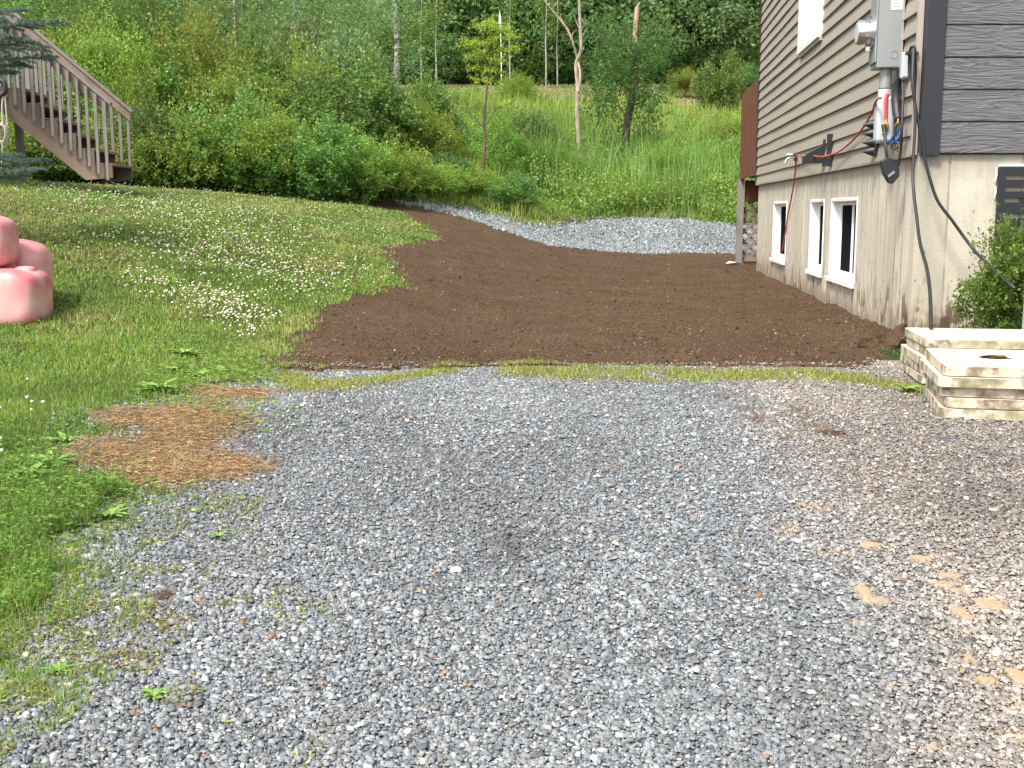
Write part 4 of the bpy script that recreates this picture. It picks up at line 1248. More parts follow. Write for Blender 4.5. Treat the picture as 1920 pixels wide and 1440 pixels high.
# clover and broad leaved turf
def leafquads(x, y, z, size, col, seed, tilt=.5, asp=.8):
    r = np.random.default_rng(seed); n = len(x)
    tv = np.array([(-.5, 0, 0), (0, -.42, .06), (.5, 0, 0), (0, .42, .06)]) * np.array([1, asp, 1])
    R = rot_z(r.uniform(0, 6.28, n)) @ rot_x(r.normal(0, tilt, n))
    return scatter(tv, [np.array([[0, 1, 2, 3]])], np.stack([x, y, z], -1), R, np.stack([size] * 3, -1), col)
n = 230000
Y = sampleY(n, 1.7, 17, 1.15); X = -rng.uniform(-.1, .55, n) * (Y + 1.5)
cl = fbm(X * 1.6, Y * 1.2, 95, 4) + .12 * ss(4.6, 3, Y)
k = (region(X, Y) == 1) & (rng.random(n) < ss(.42, .62, cl)) & (strawf(X, Y) < .35)
X, Y = X[k], Y[k]; n = len(X)
sz = np.maximum(.011, .0016 * Y) * rng.uniform(.6, 1.5, n)
a = rng.random((n, 1))
col = (np.array([.09, .20, .03]) * (1 - a) + np.array([.19, .34, .06]) * a) * rng.uniform(.8, 1.2, (n, 1))
V_, F_, C_ = leafquads(X, Y, Hs(X, Y) + rng.uniform(.012, .06, n), sz, col, 12)
stuff('clover_leaves', V_, F_, C_, M['blade'], 'fresh green clover leaves spread in patches through the lawn', 'clover')

# clumps of larger leaves where the turf meets the drive
bl = []
for (cx_, cy_, sx__, sy__, nn_) in [(390, 690, 70, 20, 1500), (320, 735, 40, 16, 600), (470, 712, 30, 8, 350), (60, 890, 50, 35, 900), (190, 925, 50, 18, 420), (90, 990, 45, 30, 420), (40, 1080, 25, 40, 200), (300, 950, 50, 14, 80), (470, 800, 60, 12, 160), (380, 770, 40, 10, 150)]:
    for i in range(nn_): bl.append(cast(cx_ + random.gauss(0, sx__), cy_ + random.gauss(0, sy__), y0=1.8))
bl = np.array(bl); X, Y = bl[:, 0], bl[:, 1]
q_ = np.round(X * 5 + Y * 3).astype(int)
n = len(X); a = rng.random((n, 1))
col = (np.array([.12, .24, .035]) * (1 - a) + np.array([.25, .38, .07]) * a) * rng.uniform(.75, 1.2, (n, 1))
V_, F_, C_ = leafquads(X, Y, Hs(X, Y) + rng.uniform(.006, .045, n), rng.uniform(.010, .036, n), col, 29, .9, .36)
stuff('edge_weeds', V_, F_, C_, M['blade'], 'bright broad leaved weeds crowding where the lawn meets the driveway', 'weeds')

# white clover heads
pts = []
def line_px(a, b, n, sp, spy=None):
    for i in range(n):
        t = random.random()
        pts.append((a[0] + (b[0] - a[0]) * t + random.gauss(0, sp), a[1] + (b[1] - a[1]) * t + random.gauss(0, spy or sp * .5)))
line_px((240, 525), (360, 565), 110, 24, 12); line_px((350, 560), (500, 610), 330, 27, 18); line_px((420, 500), (610, 550), 150, 30, 16)
line_px((30, 338), (560, 362), 620, 25, 9); line_px((80, 350), (340, 400), 400, 50, 14); line_px((330, 385), (600, 400), 260, 70, 18)
line_px((200, 440), (330, 490), 160, 60, 22); line_px((350, 410), (560, 480), 420, 60, 26); line_px((450, 480), (720, 540), 220, 60, 20); line_px((560, 420), (720, 440), 120, 40, 14); line_px((300, 470), (420, 500), 90, 30, 14)
line_px((100, 420), (260, 380), 60, 40, 14); line_px((560, 370), (700, 400), 90, 30, 8)
for p_ in [(53, 730), (52, 757), (62, 782), (60, 785), (82, 772), (2, 800), (58, 860), (5, 870), (2, 855)]: pts.append(p_)
fx, fy = [], []
for p_ in pts:
    x_, y_ = cast(*p_, y0=2.0)
    fx.append(x_); fy.append(y_)
X = np.array(fx); Y = np.array(fy); k = region(X, Y) == 1; X, Y = X[k], Y[k]; n = len(X)
rad = rng.uniform(.0055, .0105, n) * np.where(Y > 9, 1.1, 1.0)
hz_ = rng.uniform(.035, .075, n)
z = Hs(X, Y) + hz_
ct_ = np.where(rng.random((n, 1)) < .2, np.array([.45, .36, .22]), np.array([.72, .69, .54])) * rng.uniform(.7, 1.1, (n, 1))
v, f = icosa()
A = scatter(v, [f], np.stack([X, Y, z], -1), rot_z(rng.uniform(0, 6.28, n)), np.stack([rad, rad, rad * .85], -1), ct_)
B = blades(X, Y, z - hz_, hz_ * .95, np.full(n, .002), np.tile([.12, .2, .05], (n, 1)), .05, 3)
V_, F_, C_ = merge([A, B])
stuff('clover_flowers', V_, F_, C_, M['petal'], 'white clover flower heads scattered in drifts across the lawn', 'clover flowers')

# straw coloured clippings
n = 110000
X = np.concatenate([rng.normal(c[0], s[0] * .85, n // 5) for c, s in straw_c]); Y = np.concatenate([rng.normal(c[1], s[1] * .7, n // 5) for c, s in straw_c])
k = strawf(X, Y) * (.35 + 1.3 * fbm(X * 16, Y * 16, 197, 2)) > .10 + 1.0 * rng.random(len(X)); X, Y = X[k], Y[k]; n = len(X)
a = rng.random((n, 1))
col = (np.array([.50, .29, .13]) * a + np.array([.66, .48, .27]) * (1 - a)) * rng.uniform(.25, 1.15, (n, 1))
V_, F_, C_ = leafquads(X, Y, Hs(X, Y) + rng.uniform(.002, .016, n), rng.uniform(.02, .05, n), col, 7, .35, .085)
stuff('dead_clippings', V_, F_, C_, M['blade'], 'orange brown dead grass clippings at the ragged edge of the driveway', 'dead grass')

# weeds creeping over the gravel, and the mossy strip before the soil
n = 900000
Y = sampleY(n, 1.6, 6.6, .6); X = rng.uniform(-1, 1, n) * (.49 * Y + .6)
rr = region(X, Y); ln_ = lawn_near(X, Y)
px_ = 960 + F * X / Y; 
nz1 = fbm(X * 9, Y * 9, 101, 3); nz2 = fbm(X * 1.8, Y * 2.5, 103, 3)
d1 = .6 * ss(.48, .66, nz1 + .36 * ln_ - .17) * ss(.02, .25, ln_)
yb_ = 5.55 + .12 * np.sin(X * 2.1) + .25 * ss(.2, -1.0, X) * 0
def strip_band(pp, w):
    q_ = np.array([cast(*p) for p in pp]); o_ = np.argsort(q_[:, 0]); q_ = q_[o_]
    yc = np.interp(X, q_[:, 0], q_[:, 1]); e_ = ss(q_[0, 0] - .12, q_[0, 0] + .1, X) * ss(q_[-1, 0] + .15, q_[-1, 0] - .1, X)
    return np.exp(-((Y - yc) / (w * (.5 + 1.1 * nz2))) ** 2) * e_
strip = np.maximum(strip_band([(520, 703), (580, 726), (650, 728), (730, 714), (800, 700), (850, 692)], .16), strip_band([(950, 694), (1050, 702), (1200, 705), (1350, 707), (1500, 703), (1620, 716), (1720, 732)], .17))
strip = np.clip(1.5 * strip * ss(.27, .44, fbm(X * 4.2, Y * 6, 107, 3) + .03), 0, 1)
d2 = strip
d3 = .0 * nz1
dens = np.clip(d1 * .5 + d2 + d3 * ss(2.5, .5, np.abs(X + .4)), 0, 1)
k = (rng.random(n) < dens) & ((rr == 2) | ((rr == 3) & (region(X, Y - .14) == 2)))
X, Y = X[k], Y[k]; n = len(X); st_ = strip[k]
a = rng.random((n, 1))
col = (np.array([.20, .27, .045]) * a + np.array([.46, .50, .11]) * (1 - a)) * rng.uniform(.7, 1.2, (n, 1))
br_ = (rng.random(n) < .20 + .35 * (fbm(X * 3, Y * 3, 109, 2) > .55) * (st_ < .2))[:, None]
col = np.where(br_, np.array([.30, .20, .09]) * rng.uniform(.6, 1.2, (n, 1)), col)
up_ = rng.random(n) < (.30 + .5 * st_)
A = blades(X[up_], Y[up_], Hs(X[up_], Y[up_]) + .002, rng.uniform(.010, .032, up_.sum()), np.maximum(.0022, .0007 * Y[up_]) * rng.uniform(.7, 1.4, up_.sum()), col[up_], 1.0, 9)
dn = ~up_
B = leafquads(X[dn], Y[dn], Hs(X[dn], Y[dn]) + rng.uniform(.004, .018, dn.sum()), rng.uniform(.007, .018, dn.sum()), col[dn], 19, .5, .45)
V_, F_, C_ = merge([A, B])
stuff('gravel_weeds', V_, F_, C_, M['blade'], 'yellow green weeds and moss creeping over the edge of the gravel', 'weeds')

# grass along the foot of the front wall
n = 9000
X = rng.uniform(2.0, 4.4, n); Y = rng.uniform(6.3, 7.46, n)
k = (X > 2.62 - (7.5 - Y) * .55 - .3 * rng.random(n)); X, Y = X[k], Y[k]; n = len(X)
h = rng.uniform(.04, .13, n) * (.6 + .8 * fbm(X * 4, Y * 3, 111, 2)) * ss(2.1, 2.7, X)
h = np.where(rng.random(n) < .012, h * 2.1, h)
a = rng.random((n, 1)); col = (np.array([.035, .085, .02]) * a + np.array([.09, .17, .035]) * (1 - a))
col = np.where((rng.random(n) < .06)[:, None], np.array([.25, .2, .1]), col)
V_, F_, C_ = blades(X, Y, Hs(X, Y), h, np.full(n, .0055), col, .4, 10)
stuff('wall_grass', V_, F_, C_, M['blade'], 'long green grass growing along the foot of the concrete front wall', 'grass')

# dried sand smears on the drive
sand_mat = m_plain('sand', (.33, .24, .15), .95, .12, 60, bumps=.4)
def smear(px, py, wpx, hpx, seed, parent=None, mat=sand_mat, zoff=.0065, dome=.0035):
    c = cast(px, py); a = cast(px - wpx / 2, py); b_ = cast(px, py + hpx / 2)
    rx = abs(c[0] - a[0]); ry = max(abs(c[1] - b_[1]), .008)
    n, kk = 28, 5; V = []; r = random.Random(seed)
    for i in range(kk + 1):
        for j in range(n):
            th = 2 * math.pi * j / n
            q = (.55 + .9 * float(vnoise(math.cos(th) * 1.6 + seed * 3.1, math.sin(th) * 1.6, seed))) * (1 - (1 - i / kk) ** 1 )
            x = c[0] + rx * q * math.cos(th); y = c[1] + ry * q * math.sin(th)
            V.append((x, y, float(Hs(x, y)) + zoff + dome * (1 - (i / kk) ** 2) - .012 * (i == kk)))
    Fc = [(i * n + j, i * n + (j + 1) % n, (i + 1) * n + (j + 1) % n, (i + 1) * n + j) for i in range(kk) for j in range(n)]
    return V, Fc
for mats, nm, lab, lst in [(sand_mat, 'sand_smears', 'flat dried patches of orange sand pressed onto the gravel', SAND_PX[:14]),
                           (M['soil'], 'mud_smears', 'small brown smears of mud trodden onto the gravel', [MUD_PX[0], MUD_PX[4], MUD_PX[8]])]:
    mm = MB()
    for q, (px, py, w_, h_) in enumerate(lst):
        mm.add(*smear(px, py, w_, h_, q + 3))
    o_ = mm.build(nm, mats, None, smooth=True); tag(o_, lab, 'sand' if 'sand' in nm else 'mud', kind='stuff')

# ================================================================== plants
M['leaf'] = m_attr('leaf', .5, .5, spec=.35, objvar=.2)
M['bark_pale'] = None
def bark(name, a, b, sc=8):
    t = NT(name); o = t.obj()
    n = t.noise(t.scale(o, (1, 1, .35)), sc, 5, .7)
    c = t.ramp(n, [(.35, a), (.65, b)])
    return t.done(c, .9, t.bump(n, .5, .01), spec=.15)
M['bark_pale'] = bark('bark_pale', (.16, .14, .12), (.46, .43, .38))
M['bark_dead'] = bark('bark_dead', (.20, .155, .11), (.46, .39, .30))
M['bark_dark'] = bark('bark_dark', (.045, .032, .024), (.15, .11, .085))
M['bark_brown'] = bark('bark_brown', (.07, .045, .03), (.19, .13, .09))

def unit(v): return v / np.maximum(np.linalg.norm(v, axis=-1, keepdims=True), 1e-9)

def shoots_mesh(name, start, dirn, L, per, leaf, colA, colB, tip, seed, spread=.5, droop=.15, asp=.55):
    """leaves along many short shoots; returns a mesh"""
    r = np.random.default_rng(seed)
    N = len(start)
    t = np.sort(r.random((N, per)), axis=1)
    p = start[:, None] + dirn[:, None] * (L[:, None] * t)[..., None]
    p[..., 2] -= droop * (L[:, None] * t) ** 2
    p = p + r.normal(0, 1, (N, per, 3)) * leaf * spread
    p = p.reshape(-1, 3); n = len(p)
    ax = unit(np.repeat(dirn, per, 0) * .6 + r.normal(0, .7, (n, 3)) + np.array([0, 0, -.1]))
    nr = unit(np.cross(ax, r.normal(0, 1, (n, 3)) + np.array([0, 0, .5])))
    sd_ = np.cross(ax, nr)
    s = leaf * r.uniform(.6, 1.3, (n, 1))
    V = np.stack([p, p + ax * s * .5 + sd_ * s * asp * .5, p + ax * s, p + ax * s * .5 - sd_ * s * asp * .5], 1).reshape(-1, 3)
    i = (np.arange(n) * 4)[:, None]
    Fq = np.concatenate([i, i + 1, i + 2, i + 3], 1)
    m = np.repeat(r.random((N, 1)), per, 0)
    c = colA * (1 - m) + colB * m
    tt = (t.reshape(-1, 1) > .6) * r.uniform(0, .8, (n, 1)) * (np.repeat(r.random((N, 1)) < .6, per, 0))
    c = c * (1 - tt) + tip * tt
    c = c * r.uniform(.7, 1.25, (n, 1))
    return np_mesh(name, V, [Fq], np.repeat(c, 4, 0))

def crown(name, r_, h, z0, N, per, leaf, L, colA, colB, tip, seed, up=.8, out=.6, lobes=.45, shape='egg', spread=.5):
    r = np.random.default_rng(seed)
    N = int(N * 1.6)
    d = unit(r.normal(size=(N, 3)))
    lob = 1 - lobes + 2 * lobes * fbm(np.arctan2(d[:, 1], d[:, 0]) * 1.6 + 5, d[:, 2] * 2.2 + 5, seed, 3)
    q = (r.random(N) ** .45) * lob
    zc = d[:, 2] * q
    rad = r_ * np.ones(N)
    if shape == 'cone': rad = r_ * np.clip(1.15 - .85 * (zc + 1) / 2, .15, 1)
    if shape == 'bush': rad = r_ * np.clip(1.1 - .35 * (zc + 1) / 2, .2, 1.2)
    st = np.stack([d[:, 0] * q * rad, d[:, 1] * q * rad, z0 + (h - z0) * (zc * .5 + .5)], -1)
    st[:, 2] = z0 + (st[:, 2] - z0) * (h - z0 - L * .5) / (np.percentile(st[:, 2], 99) - z0)
    st[:, :2] *= r_ / np.percentile(np.abs(st[:, 0]), 94)
    # gaps between clumps
    g = fbm(st[:, 0] / r_ * 2.2 + 11, st[:, 2] / r_ * 2.2 + st[:, 1] / r_ * 1.3, seed + 5, 2)
    g2 = fbm(st[:, 0] / r_ * 4.6 + 3, st[:, 2] / r_ * 4.6 + st[:, 1] / r_ * 3.0, seed + 6, 2)
    mk = (g > .40) & (g2 > .40)
    st = st[mk]; d = d[mk]
    n = len(st)
    dr = unit(d * np.array([1, 1, .5]) * out + np.array([0, 0, up]) + r.normal(0, .35, (n, 3)))
    LL = L * r.uniform(.5, 1.3, n)
    sp_ = (r.random(n) < .09) & (st[:, 2] > z0 + .45 * (h - z0))
    dr[sp_] = unit(d[sp_] * np.array([.35, .35, 0]) + np.array([0, 0, 1.0]) + r.normal(0, .1, (sp_.sum(), 3))); LL[sp_] *= 1.9
    return shoots_mesh(name, st, dr, LL, per, leaf, np.array(colA), np.array(colB), np.array(tip), seed + 9, spread)

def stems(name, n, h, spread, r0, mat, seed, base=.06, wig=.08):
    r = random.Random(seed); m = MB()
    for i in range(n):
        a = r.uniform(0, 6.28); e = r.uniform(.2, 1) * spread; hh = h * r.uniform(.7, 1.0)
        p0 = Vector((math.cos(a) * base * (n > 1), math.sin(a) * base * (n > 1), -.1)); p1 = Vector((math.cos(a) * e, math.sin(a) * e, hh))
        pts = [p0.lerp(p1, k / 5) + Vector((r.uniform(-wig, wig), r.uniform(-wig, wig), 0)) * (1 if 0 < k < 5 else 0) for k in range(6)]
        m.tube(spline(pts, 3), [max(r0 * (1 - .8 * k / 15), .004) for k in range(16)], 6)
    me = bpy.data.meshes.new(name); me.from_pydata([tuple(v) for v in m.v], [], m.f); me.materials.append(mat)
    for p in me.polygons: p.use_smooth = True
    return me

def plant(name, parts, x, y, z, sx, sz, rz, label, cat, group=None):
    e = bpy.data.objects.new(name, None); C.objects.link(e)
    e.location = (x, y, z); e.scale = (sx, sx, sz); e.rotation_euler = (0, 0, rz)
    tag(e, label, cat, group)
    for pn, me in parts:
        o = bpy.data.objects.new(pn, me); C.objects.link(o); o.parent = e
    return e

def leafy(me): me.materials.append(M['leaf']); return me
G = dict(  # alderf and darkf are paler: distance haze put into the forest leaf colour
    alderf=((.17, .30, .10), (.28, .42, .14), (.44, .54, .21)),
    darkf=((.13, .25, .09), (.21, .33, .12), (.34, .45, .17)),
    willow=((.15, .255, .035), (.26, .36, .055), (.55, .58, .12)),
    bright=((.18, .32, .05), (.30, .44, .08), (.52, .60, .14)),
    alder=((.115, .23, .048), (.20, .32, .07), (.37, .46, .13)),
    dark=((.085, .18, .048), (.14, .245, .063), (.25, .36, .11)),
    aspen=((.14, .25, .085), (.24, .36, .13), (.45, .55, .25)),
    yellow=((.16, .22, .035), (.24, .28, .05), (.36, .36, .09)))
BUSH = {}
def bushproto(key, col, N, per, leaf, L, seed, up, shape='bush', lob=.45):
    BUSH[key] = [('foliage', leafy(crown('foliage', 1.1, 2.6, .05, N, per, leaf, L, *G[col], seed, up=up, shape=shape, lobes=lob))),
                 ('stems', stems('stems', 7, 2.1, .8, .022, M['bark_brown'], seed))]
bushproto('willow', 'willow', 2400, 11, .075, .42, 11, 1.4)
bushproto('willow2', 'willow', 2400, 11, .07, .45, 12, 1.6)
bushproto('bright', 'bright', 2200, 11, .08, .34, 13, 1.1)
bushproto('bright2', 'bright', 2200, 11, .075, .30, 14, .9)
bushproto('alder', 'alder', 1800, 11, .105, .30, 15, .6)
bushproto('dark', 'dark', 2000, 11, .09, .32, 16, .6)
bushproto('aspenb', 'aspen', 1500, 10, .10, .30, 17, .4)
TREE = {}
def treeproto(key, col, r_, h, z0, N, per, leaf, L, seed, up, barkm, tr, shape='egg'):
    TREE[key] = [('crown', leafy(crown('crown', r_, h, z0, N, per, leaf, L, *G[col], seed, up=up, shape=shape, lobes=.5, spread=.9))),
                 ('trunk', stems('trunk', 1, h * .93, .25, tr, barkm, seed, wig=.12))]
treeproto('aspen', 'aspen', 1.5, 7.5, 1.0, 1500, 12, .085, .5, 21, .5, M['bark_pale'], .05)
treeproto('aspen2', 'aspen', 1.4, 8.0, 1.4, 1400, 12, .09, .5, 22, .5, M['bark_pale'], .05)
treeproto('leafy', 'alder', 1.9, 7.5, .6, 1700, 12, .10, .5, 23, .5, M['bark_dark'], .07)
treeproto('forest', 'alderf', 2.7, 15, .3, 3300, 14, .26, 1.0, 24, .4, M['bark_pale'], .12)
treeproto('forest2', 'alderf', 2.6, 14, .5, 3100, 14, .25, 1.0, 25, .5, M['bark_pale'], .10)
treeproto('forest3', 'aspen', 2.5, 15, .6, 2900, 14, .23, .9, 26, .5, M['bark_pale'], .10)
treeproto('forest4', 'darkf', 2.7, 13, .5, 2800, 14, .27, 1.0, 27, .5, M['bark_dark'], .14, 'cone')

def put(proto, px, ytop, Y, wpx, label, cat='shrub', name='shrub', group=None, lib=None, h0=2.6, r0=1.1, seedrot=None):
    """a plant whose top reaches the pixel height ytop when seen from the camera"""
    lib = lib or BUSH
    top = P(px, ytop, Y); x = top.x; z = gz(x, Y) - .05
    h = max(top.z - z, .5)
    r = wpx / 2 / F * Y
    return plant(name, lib[proto], x, Y, z, r / r0, h / h0, (px * 1.7) % 6.28 if seedrot is None else seedrot, label, cat, group)

HG = 'wild shrubs along the back edge of the lawn'
hedge = [
    # front row, low and bright
    ('bright', 20, 215, 20.4, 150, 'low bright green shrub at the left edge under the raised deck'),
    ('alder', 110, 225, 20.8, 150, 'low green shrub seen through the open treads of the stairs'),
    ('willow', 190, 232, 20.6, 150, 'green shrub just behind the foot of the wooden stairs'),
    ('dark', 285, 205, 20.9, 130, 'dense dark green shrub right of the foot of the stairs'),
    ('bright', 350, 215, 20.8, 140, 'bright leafy shrub, second one right of the stairs'),
    ('alder', 425, 190, 21.2, 140, 'mid green shrub, third one right of the stairs at the lawn edge'),
    ('willow2', 500, 215, 21.0, 150, 'feathery shrub at the lawn edge below the slender pale birch stem'),
    ('alder', 580, 235, 21.1, 150, 'broad leaved low shrub in the middle of the hedge at the lawn edge'),
    ('bright2', 650, 240, 21.6, 140, 'light green low shrub behind the top end of the soil strip'),
    ('willow', 725, 270, 22.4, 140, 'rounded willowy shrub just left of the gravel strip'),
    ('bright2', 800, 305, 23.2, 130, 'low yellowish shrub at the right end of the hedge'),
    ('willow', 860, 335, 24.0, 110, 'small weedy shrub beside the stem of the young layered tree'),
    # second row, taller
    ('dark', 30, 120, 23.5, 190, 'tall dark shrub behind the raised deck at the left edge'),
    ('willow', 145, 45, 24.0, 170, 'tall willow with upright yellow tips above the stair rail'),
    ('willow2', 215, 62, 23.6, 160, 'tall bushy willow right above the lower end of the stair rail'),
    ('alder', 300, 110, 24.0, 150, 'shrub in the dip between the two yellow tipped willows'),
    ('willow', 375, 40, 24.4, 160, 'tall willow with yellow upright tips, the second one from the stairs'),
    ('bright', 445, 130, 23.8, 160, 'bright rounded shrub in the second row right of the tall willows'),
    ('alder', 530, 140, 24.2, 180, 'wide green shrub below the pale foliage of the aspens'),
    ('dark', 610, 150, 24.6, 170, 'dark leafy shrub below the aspens, left of the mottled birch trunk'),
    ('alder', 690, 135, 25.0, 160, 'round topped shrub covering the foot of the mottled birch trunk'),
    ('willow2', 765, 195, 25.6, 150, 'sloping shrub right of the mottled birch trunk, facing the clearing'),
    ('alder', 490, 60, 25.2, 90, 'slim upright shrub rising above the hedge between the second willow and the aspens'),
    ('bright', 575, 100, 25.0, 110, 'light leaved shrub top just left of the slender white birch stem'),
    ('aspenb', 655, 70, 26.0, 130, 'pale grey green leafy shrub beside the mottled birch trunk'),
    ('aspenb', 560, 45, 27.0, 130, 'tall pale grey green shrub top behind the light leaved one'),
    ('willow', 250, 120, 23.0, 100, 'yellow tipped shrub beside the end of the stair handrail'),
    ('alder', 790, 160, 27.5, 110, 'loose shrub at the right end of the hedge against the clearing'),
    ('bright2', 830, 262, 26.4, 110, 'low outermost shrub where the hedge meets the meadow'),
]
for pr, px, yt, Y_, w_, lab in hedge:
    put(pr, px, yt, Y_, w_, lab, group=HG)
TG = 'young trees behind the shrubs on the left'
back = [
    ('leafy', -10, -90, 30, 230, 'dark tree behind the raised deck at the left edge'),
    ('aspen', 85, -60, 31, 190, 'pale leaved tree above the top of the stair rail'),
    ('leafy', 185, -80, 33, 220, 'dark leafy tree behind the first yellow tipped willow'),
    ('leafy', 290, -70, 31, 220, 'dark tree filling the gap between the two willows'),
    ('aspen2', 370, -50, 34, 200, 'loose leaved tree behind the second yellow tipped willow'),
    ('aspen', 455, -90, 30, 190, 'slender aspen with a thin white stem left of centre'),
    ('aspen2', 540, -70, 31.5, 210, 'grey green aspen with fluttering leaves, middle one of the row'),
    ('aspen', 620, -60, 30.5, 210, 'grey green aspen next to the mottled birch trunk'),
    ('leafy', 690, -40, 36, 180, 'darker tree partly hidden behind the mottled birch trunk'),
]
for pr, px, yt, Y_, w_, lab in back:
    put(pr, px, yt, Y_, w_, lab, 'tree', 'tree', TG, TREE, 7.6, 1.6)
# the forest edge beyond the clearing
FG = 'trees of the forest edge beyond the clearing'
kinds = [('forest', 'dark green forest tree standing in the dense wood beyond the clearing'), ('forest2', 'mid green forest tree with a thin pale trunk in the wood beyond the clearing'),
         ('forest3', 'pale leaved forest tree with a thin trunk in the wood beyond the clearing'), ('forest4', 'dark broad based forest tree in the wood beyond the clearing')]
fr = random.Random(12)
for row, (Yf, step, jit) in enumerate([(76, 1.75, 1.2), (79.5, 2.2, 1.5), (84, 2.6, 2), (90, 3.2, 2), (97, 3.6, 2)]):
    xx = -34 - row * 2
    while xx < 30 + row * 2:
        x_ = xx + fr.uniform(-.8, .8); y_ = Yf + fr.uniform(-jit, jit)
        pr, lab = kinds[fr.choices([0, 1, 2, 3], [3, 4, 2, 3] if row else [2, 4, 2, 3])[0]]
        s_ = fr.uniform(.8, 1.2)
        plant('forest_tree', TREE[pr], x_, y_, gz(x_, y_) - .1, s_, s_ * fr.uniform(.9, 1.15), fr.uniform(0, 6.28), lab, 'tree', FG)
        xx += step
UG = 'undergrowth shrubs at the foot of the forest edge'
for k in range(72):
    x_ = -13 + (k % 24) * 1.65 + fr.uniform(-.6, .6); y_ = 74.6 + 3.2 * (k // 24) + fr.uniform(-.9, .9)
    s_ = fr.uniform(.7, 1.3)
    plant('undergrowth_shrub', BUSH[fr.choice(['dark', 'alder', 'willow', 'dark'])], x_, y_, gz(x_, y_) - .05, s_ * 1.2, s_ * .9, fr.uniform(0, 6.28), 'low shrub at the dark foot of the forest edge beyond the clearing', 'shrub', UG)

# ------------------------------------------------------------------ single trees of the meadow
def gp(px, py): 
    x, y = cast(px, py, y0=20); return Vector((x, y, gz(x, y)))
def branchy(m, pts, r0, r1, n=7, q=4):
    pp_ = spline(pts, q)
    m.tube(pp_, [r0 + (r1 - r0) * i / (len(pp_) - 1) for i in range(len(pp_))], n)
# dead forked tree
b0 = gp(1087, 322); Yd = b0.y
dt = empty('dead_tree', b0, 'bare dead tree with a pale twisted forked trunk in the meadow', 'tree')
def q(px, py, dy=0.0): return P(px, py, Yd + dy)
m = MB(); branchy(m, [b0 - Vector((0, 0, .2)), q(1085, 260), q(1082, 210), q(1083, 165), q(1080, 120, .05), q(1089, 95, -.05), q(1088, 50), q(1086, 0), q(1084, -60), q(1078, -140)], .062, .03); m.build('trunk', M['bark_dead'], dt, smooth=True)
m = MB(); branchy(m, [q(1085, 172, -.06), q(1088, 140, -.08), q(1082, 108, .08), q(1073, 76, .05), q(1060, 50), q(1045, 30), q(1022, 2), q(1000, -40)], .04, .015); m.build('fork', M['bark_dead'], dt, smooth=True)
for pts in [[(1076, 82), (1066, 56), (1056, 42), (1050, 28)], [(1073, 72), (1074, 62), (1082, 56)], [(1091, 70), (1098, 58), (1104, 50)], [(1088, 30), (1096, 44), (1099, 42)], [(1089, 60), (1080, 40), (1072, 20)]]:
    m = MB(); branchy(m, [q(x, y) for x, y in pts], .014, .005, 5); m.build('branch', M['bark_dead'], dt, smooth=True)
# small crooked stems beside it
b1 = gp(1116, 320); st_ = empty('crooked_sapling', b1, 'thin crooked bare stems between the dead tree and the dark leaning tree', 'sapling')
Y1 = b1.y
m = MB(); 
branchy(m, [b1 - Vector((0, 0, .1)), P(1114, 270, Y1), P(1115, 245, Y1), P(1124, 225, Y1), P(1130, 205, Y1), P(1140, 160, Y1)], .032, .01, 6)
m.build('stem', M['bark_brown'], st_, smooth=True)
m = MB(); branchy(m, [P(1121, 232, Y1), P(1122, 215, Y1), P(1116, 190, Y1), P(1110, 170, Y1)], .014, .005, 5); m.build('branch', M['bark_brown'], st_, smooth=True)
# dark leaning tree with the broken pale top
b2 = gp(1166, 330); Y2 = b2.y
lt = empty('leaning_tree', b2, 'dark leaning tree with a broken peeled pale top, small leaves round its trunk', 'tree')
q2 = lambda px, py, dy=0.0: P(px, py, Y2 + dy)
m = MB(); branchy(m, [b2 - Vector((0, 0, .2)), q2(1171, 285), q2(1176, 235), q2(1183, 190), q2(1190, 150), q2(1190, 115), q2(1191, 82)], .12, .075, 9); m.build('trunk', M['bark_dark'], lt, smooth=True)
m = MB(); branchy(m, [q2(1191, 84), q2(1191, 60), q2(1193, 35), q2(1195, 14)], .070, .062, 8); m.build('peeled_top', bark('bark_peeled', (.38, .24, .16), (.55, .40, .29)), lt, smooth=True)
m = MB(); m.tube([q2(1194, 16), q2(1197, 9), q2(1201, 4)], [.05, .03, .008], 6); m.build('splinter', M['bark_pale'], lt)
r = np.random.default_rng(5)
def leafcloud(name, centres, leaf, per, L, cols, seed, parent, up=.6, Y0=None, dep=.6, mat=None, vz=1.0):
    """centres: (px,py,rx,ry,count) ellipses, filled in depth"""
    r = np.random.default_rng(seed); S_ = []
    for (px, py, rx, ry, cnt) in centres:
        a = r.normal(0, .5, (cnt, 3)); a = a / np.maximum(1, np.linalg.norm(a, axis=1, keepdims=True))
        for k in range(cnt):
            p = P(px + a[k, 0] * rx, py + a[k, 1] * ry, Y0 + a[k, 2] * dep)
            S_.append(p[:])
    S_ = np.array(S_); o0 = np.array(worldloc(parent)[:])
    dr = unit(r.normal(0, .7, (len(S_), 3)) * np.array([1, 1, vz]) + np.array([0, 0, up]))
    me = shoots_mesh(name, S_ - o0, dr, L * r.uniform(.5, 1.2, len(S_)), per, leaf, *[np.array(c) for c in cols], seed + 1)
    me.materials.append(mat or M['leaf'])
    return link_mesh(name, me, None, parent)
